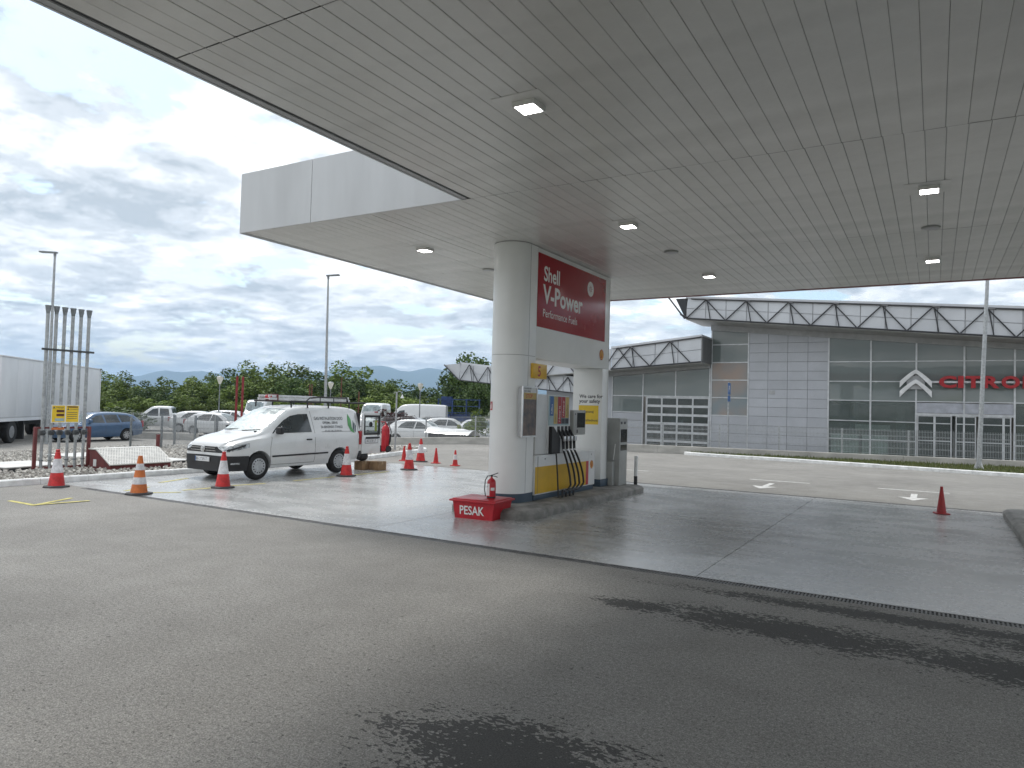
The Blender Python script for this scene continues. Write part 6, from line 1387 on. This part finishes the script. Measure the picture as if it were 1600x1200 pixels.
LB = ['%s tree in the wood belt behind the parked cars' % q for q in ('mid green leafy', 'dark green dense', 'olive green broad', 'bright green loose', 'blackish green')]
for i, (x, y) in enumerate(HT):
    v = (0, 2, 1, 0, 3, 0, 1, 2, 0, 2, 0, 1, 2, 0, 1, 4, 1, 4, 4)[i]; tree('wood_tree', LB[v], x+rnd.uniform(-5, 5), y+rnd.uniform(-3, 2), rnd.uniform(100, 112), v, 1.12)
for i in range(22):
    x = 150+i*27; v = rnd.choice((0, 1, 2, 4)); yb_ = np.interp(x, [q[0] for q in HT], [q[1] for q in HT]); tree('wood_tree', LB[v], x+rnd.uniform(-8, 8), yb_+rnd.uniform(9, 20), rnd.uniform(92, 100), v, 1.3)
for i in range(22):
    x = 160+i*26; v = rnd.choice((3, 3, 0, 2)); tree('shrub', ('%s bush at the foot of the wood belt' % ('yellow green', 'mid green')[v != 3]), x+rnd.uniform(-8, 8), 621+rnd.uniform(-7, 4)+x*.006, rnd.uniform(84, 91), v, 2.0, 'bushes along the wood edge')
for x, y, d, v in ((738, 548, 75, 4), (722, 562, 78, 1), (757, 556, 74, 4), (740, 585, 70, 1), (770, 570, 78, 4), (712, 590, 76, 4), (752, 592, 68, 1)):
    tree('tall_tree', 'tall dark ash tree rising behind the trussed roof end', x, y, d, v, .80, 'tall dark trees behind the workshop wing')
# shrubs at the wall next to the column
for x, y, d, v, w, l in ((735, 655, 40.5, 3, 1.1, 'light green shrub growing at the low wall'), (748, 640, 44, 0, .9, 'taller green shrub growing behind the low wall'), (718, 662, 42, 3, 1.0, 'yellowish weedy shrub beside the bent metal sheet')):
    tree('wall_shrub', l, x, y, d, v, w, 'shrubs at the low wall', -.3)
CR.append(crown_mesh(77, 2.5, 2.9, 2400, .17, 'leaf_red', 18))
for x, y, w, l in ((613, 634, 1.5, 'dark purple-leaved shrub behind the open van door'), (638, 640, 1.4, 'dark purple-leaved shrub beside the white cargo van')):
    tree('purple_shrub', l, x, y, 46, 5, w, 'purple shrubs in the car park', -.45)
q = atD(181, 640, 48); t = thing('hedge', 'low dark hedge between the trailer and the wood', 'hedge', (q.x, q.y, -.45)); 
c = bpy.data.objects.new('foliage', CR[1]); COL.objects.link(c); c.parent = t; c.location = (0, 0, .7); c.scale = (.9, .9, .38); MB().tube([(0, 0, 0), (0, 0, .8)], .06, 6).build('stem', 'bark', t, True)
# ------------------------------------------------------------------ distant hills
def hill(px0, px1, prof, Dh, name):
    pts = []; n = 60
    f = pchip(prof); v = []; nr = 7
    for i in range(n+1):
        px = px0+(px1-px0)*i/n; y = f(px)+rnd.uniform(-.5, .5); top = atD(px, y, Dh); d = Vector((top.x, top.y, 0)); u = d.normalized()
        for j in range(nr):
            s = j/(nr-1); w = math.sin(s*math.pi); q = d+u*((s-.5)*Dh*.45); v.append((q.x, q.y, -1+(top.z+1)*w**1.1*(1+.05*math.sin(i*1.3+j*2))))
    o = MB().add(v, [(i*nr+j, (i+1)*nr+j, (i+1)*nr+j+1, i*nr+j+1) for i in range(n) for j in range(nr-1)], True).build(name, 'hill', sharp=None); struct(o)
hill(-300, 520, [(-300, 590), (0, 592), (170, 590), (230, 584), (270, 579), (320, 582), (370, 580), (450, 586), (520, 592)], 9000, 'hills')
hill(440, 1300, [(440, 590), (520, 578), (560, 571), (600, 574), (640, 578), (690, 577), (740, 573), (850, 580), (1000, 600), (1300, 620)], 9000, 'hills')
# ------------------------------------------------------------------ haze
hz = MB().box((-16000, -60, -6), (12000, 16000, 470)).build('haze', 'hill', sharp=None); hz['kind'] = 'stuff'; hz['label'] = 'pale blue air fading the distant hills'; hz['category'] = 'haze'
hm = bpy.data.materials.new('haze_air'); hm.use_nodes = True; N = hm.node_tree.nodes; N.clear(); o_ = N.new('ShaderNodeOutputMaterial'); pv = N.new('ShaderNodeVolumePrincipled')
pv.inputs['Color'].default_value = (.50, .73, 1.0, 1); pv.inputs['Density'].default_value = 1.4e-4; pv.inputs['Anisotropy'].default_value = .2; hm.node_tree.links.new(pv.outputs[0], o_.inputs['Volume'])
hz.data.materials.clear(); hz.data.materials.append(hm)
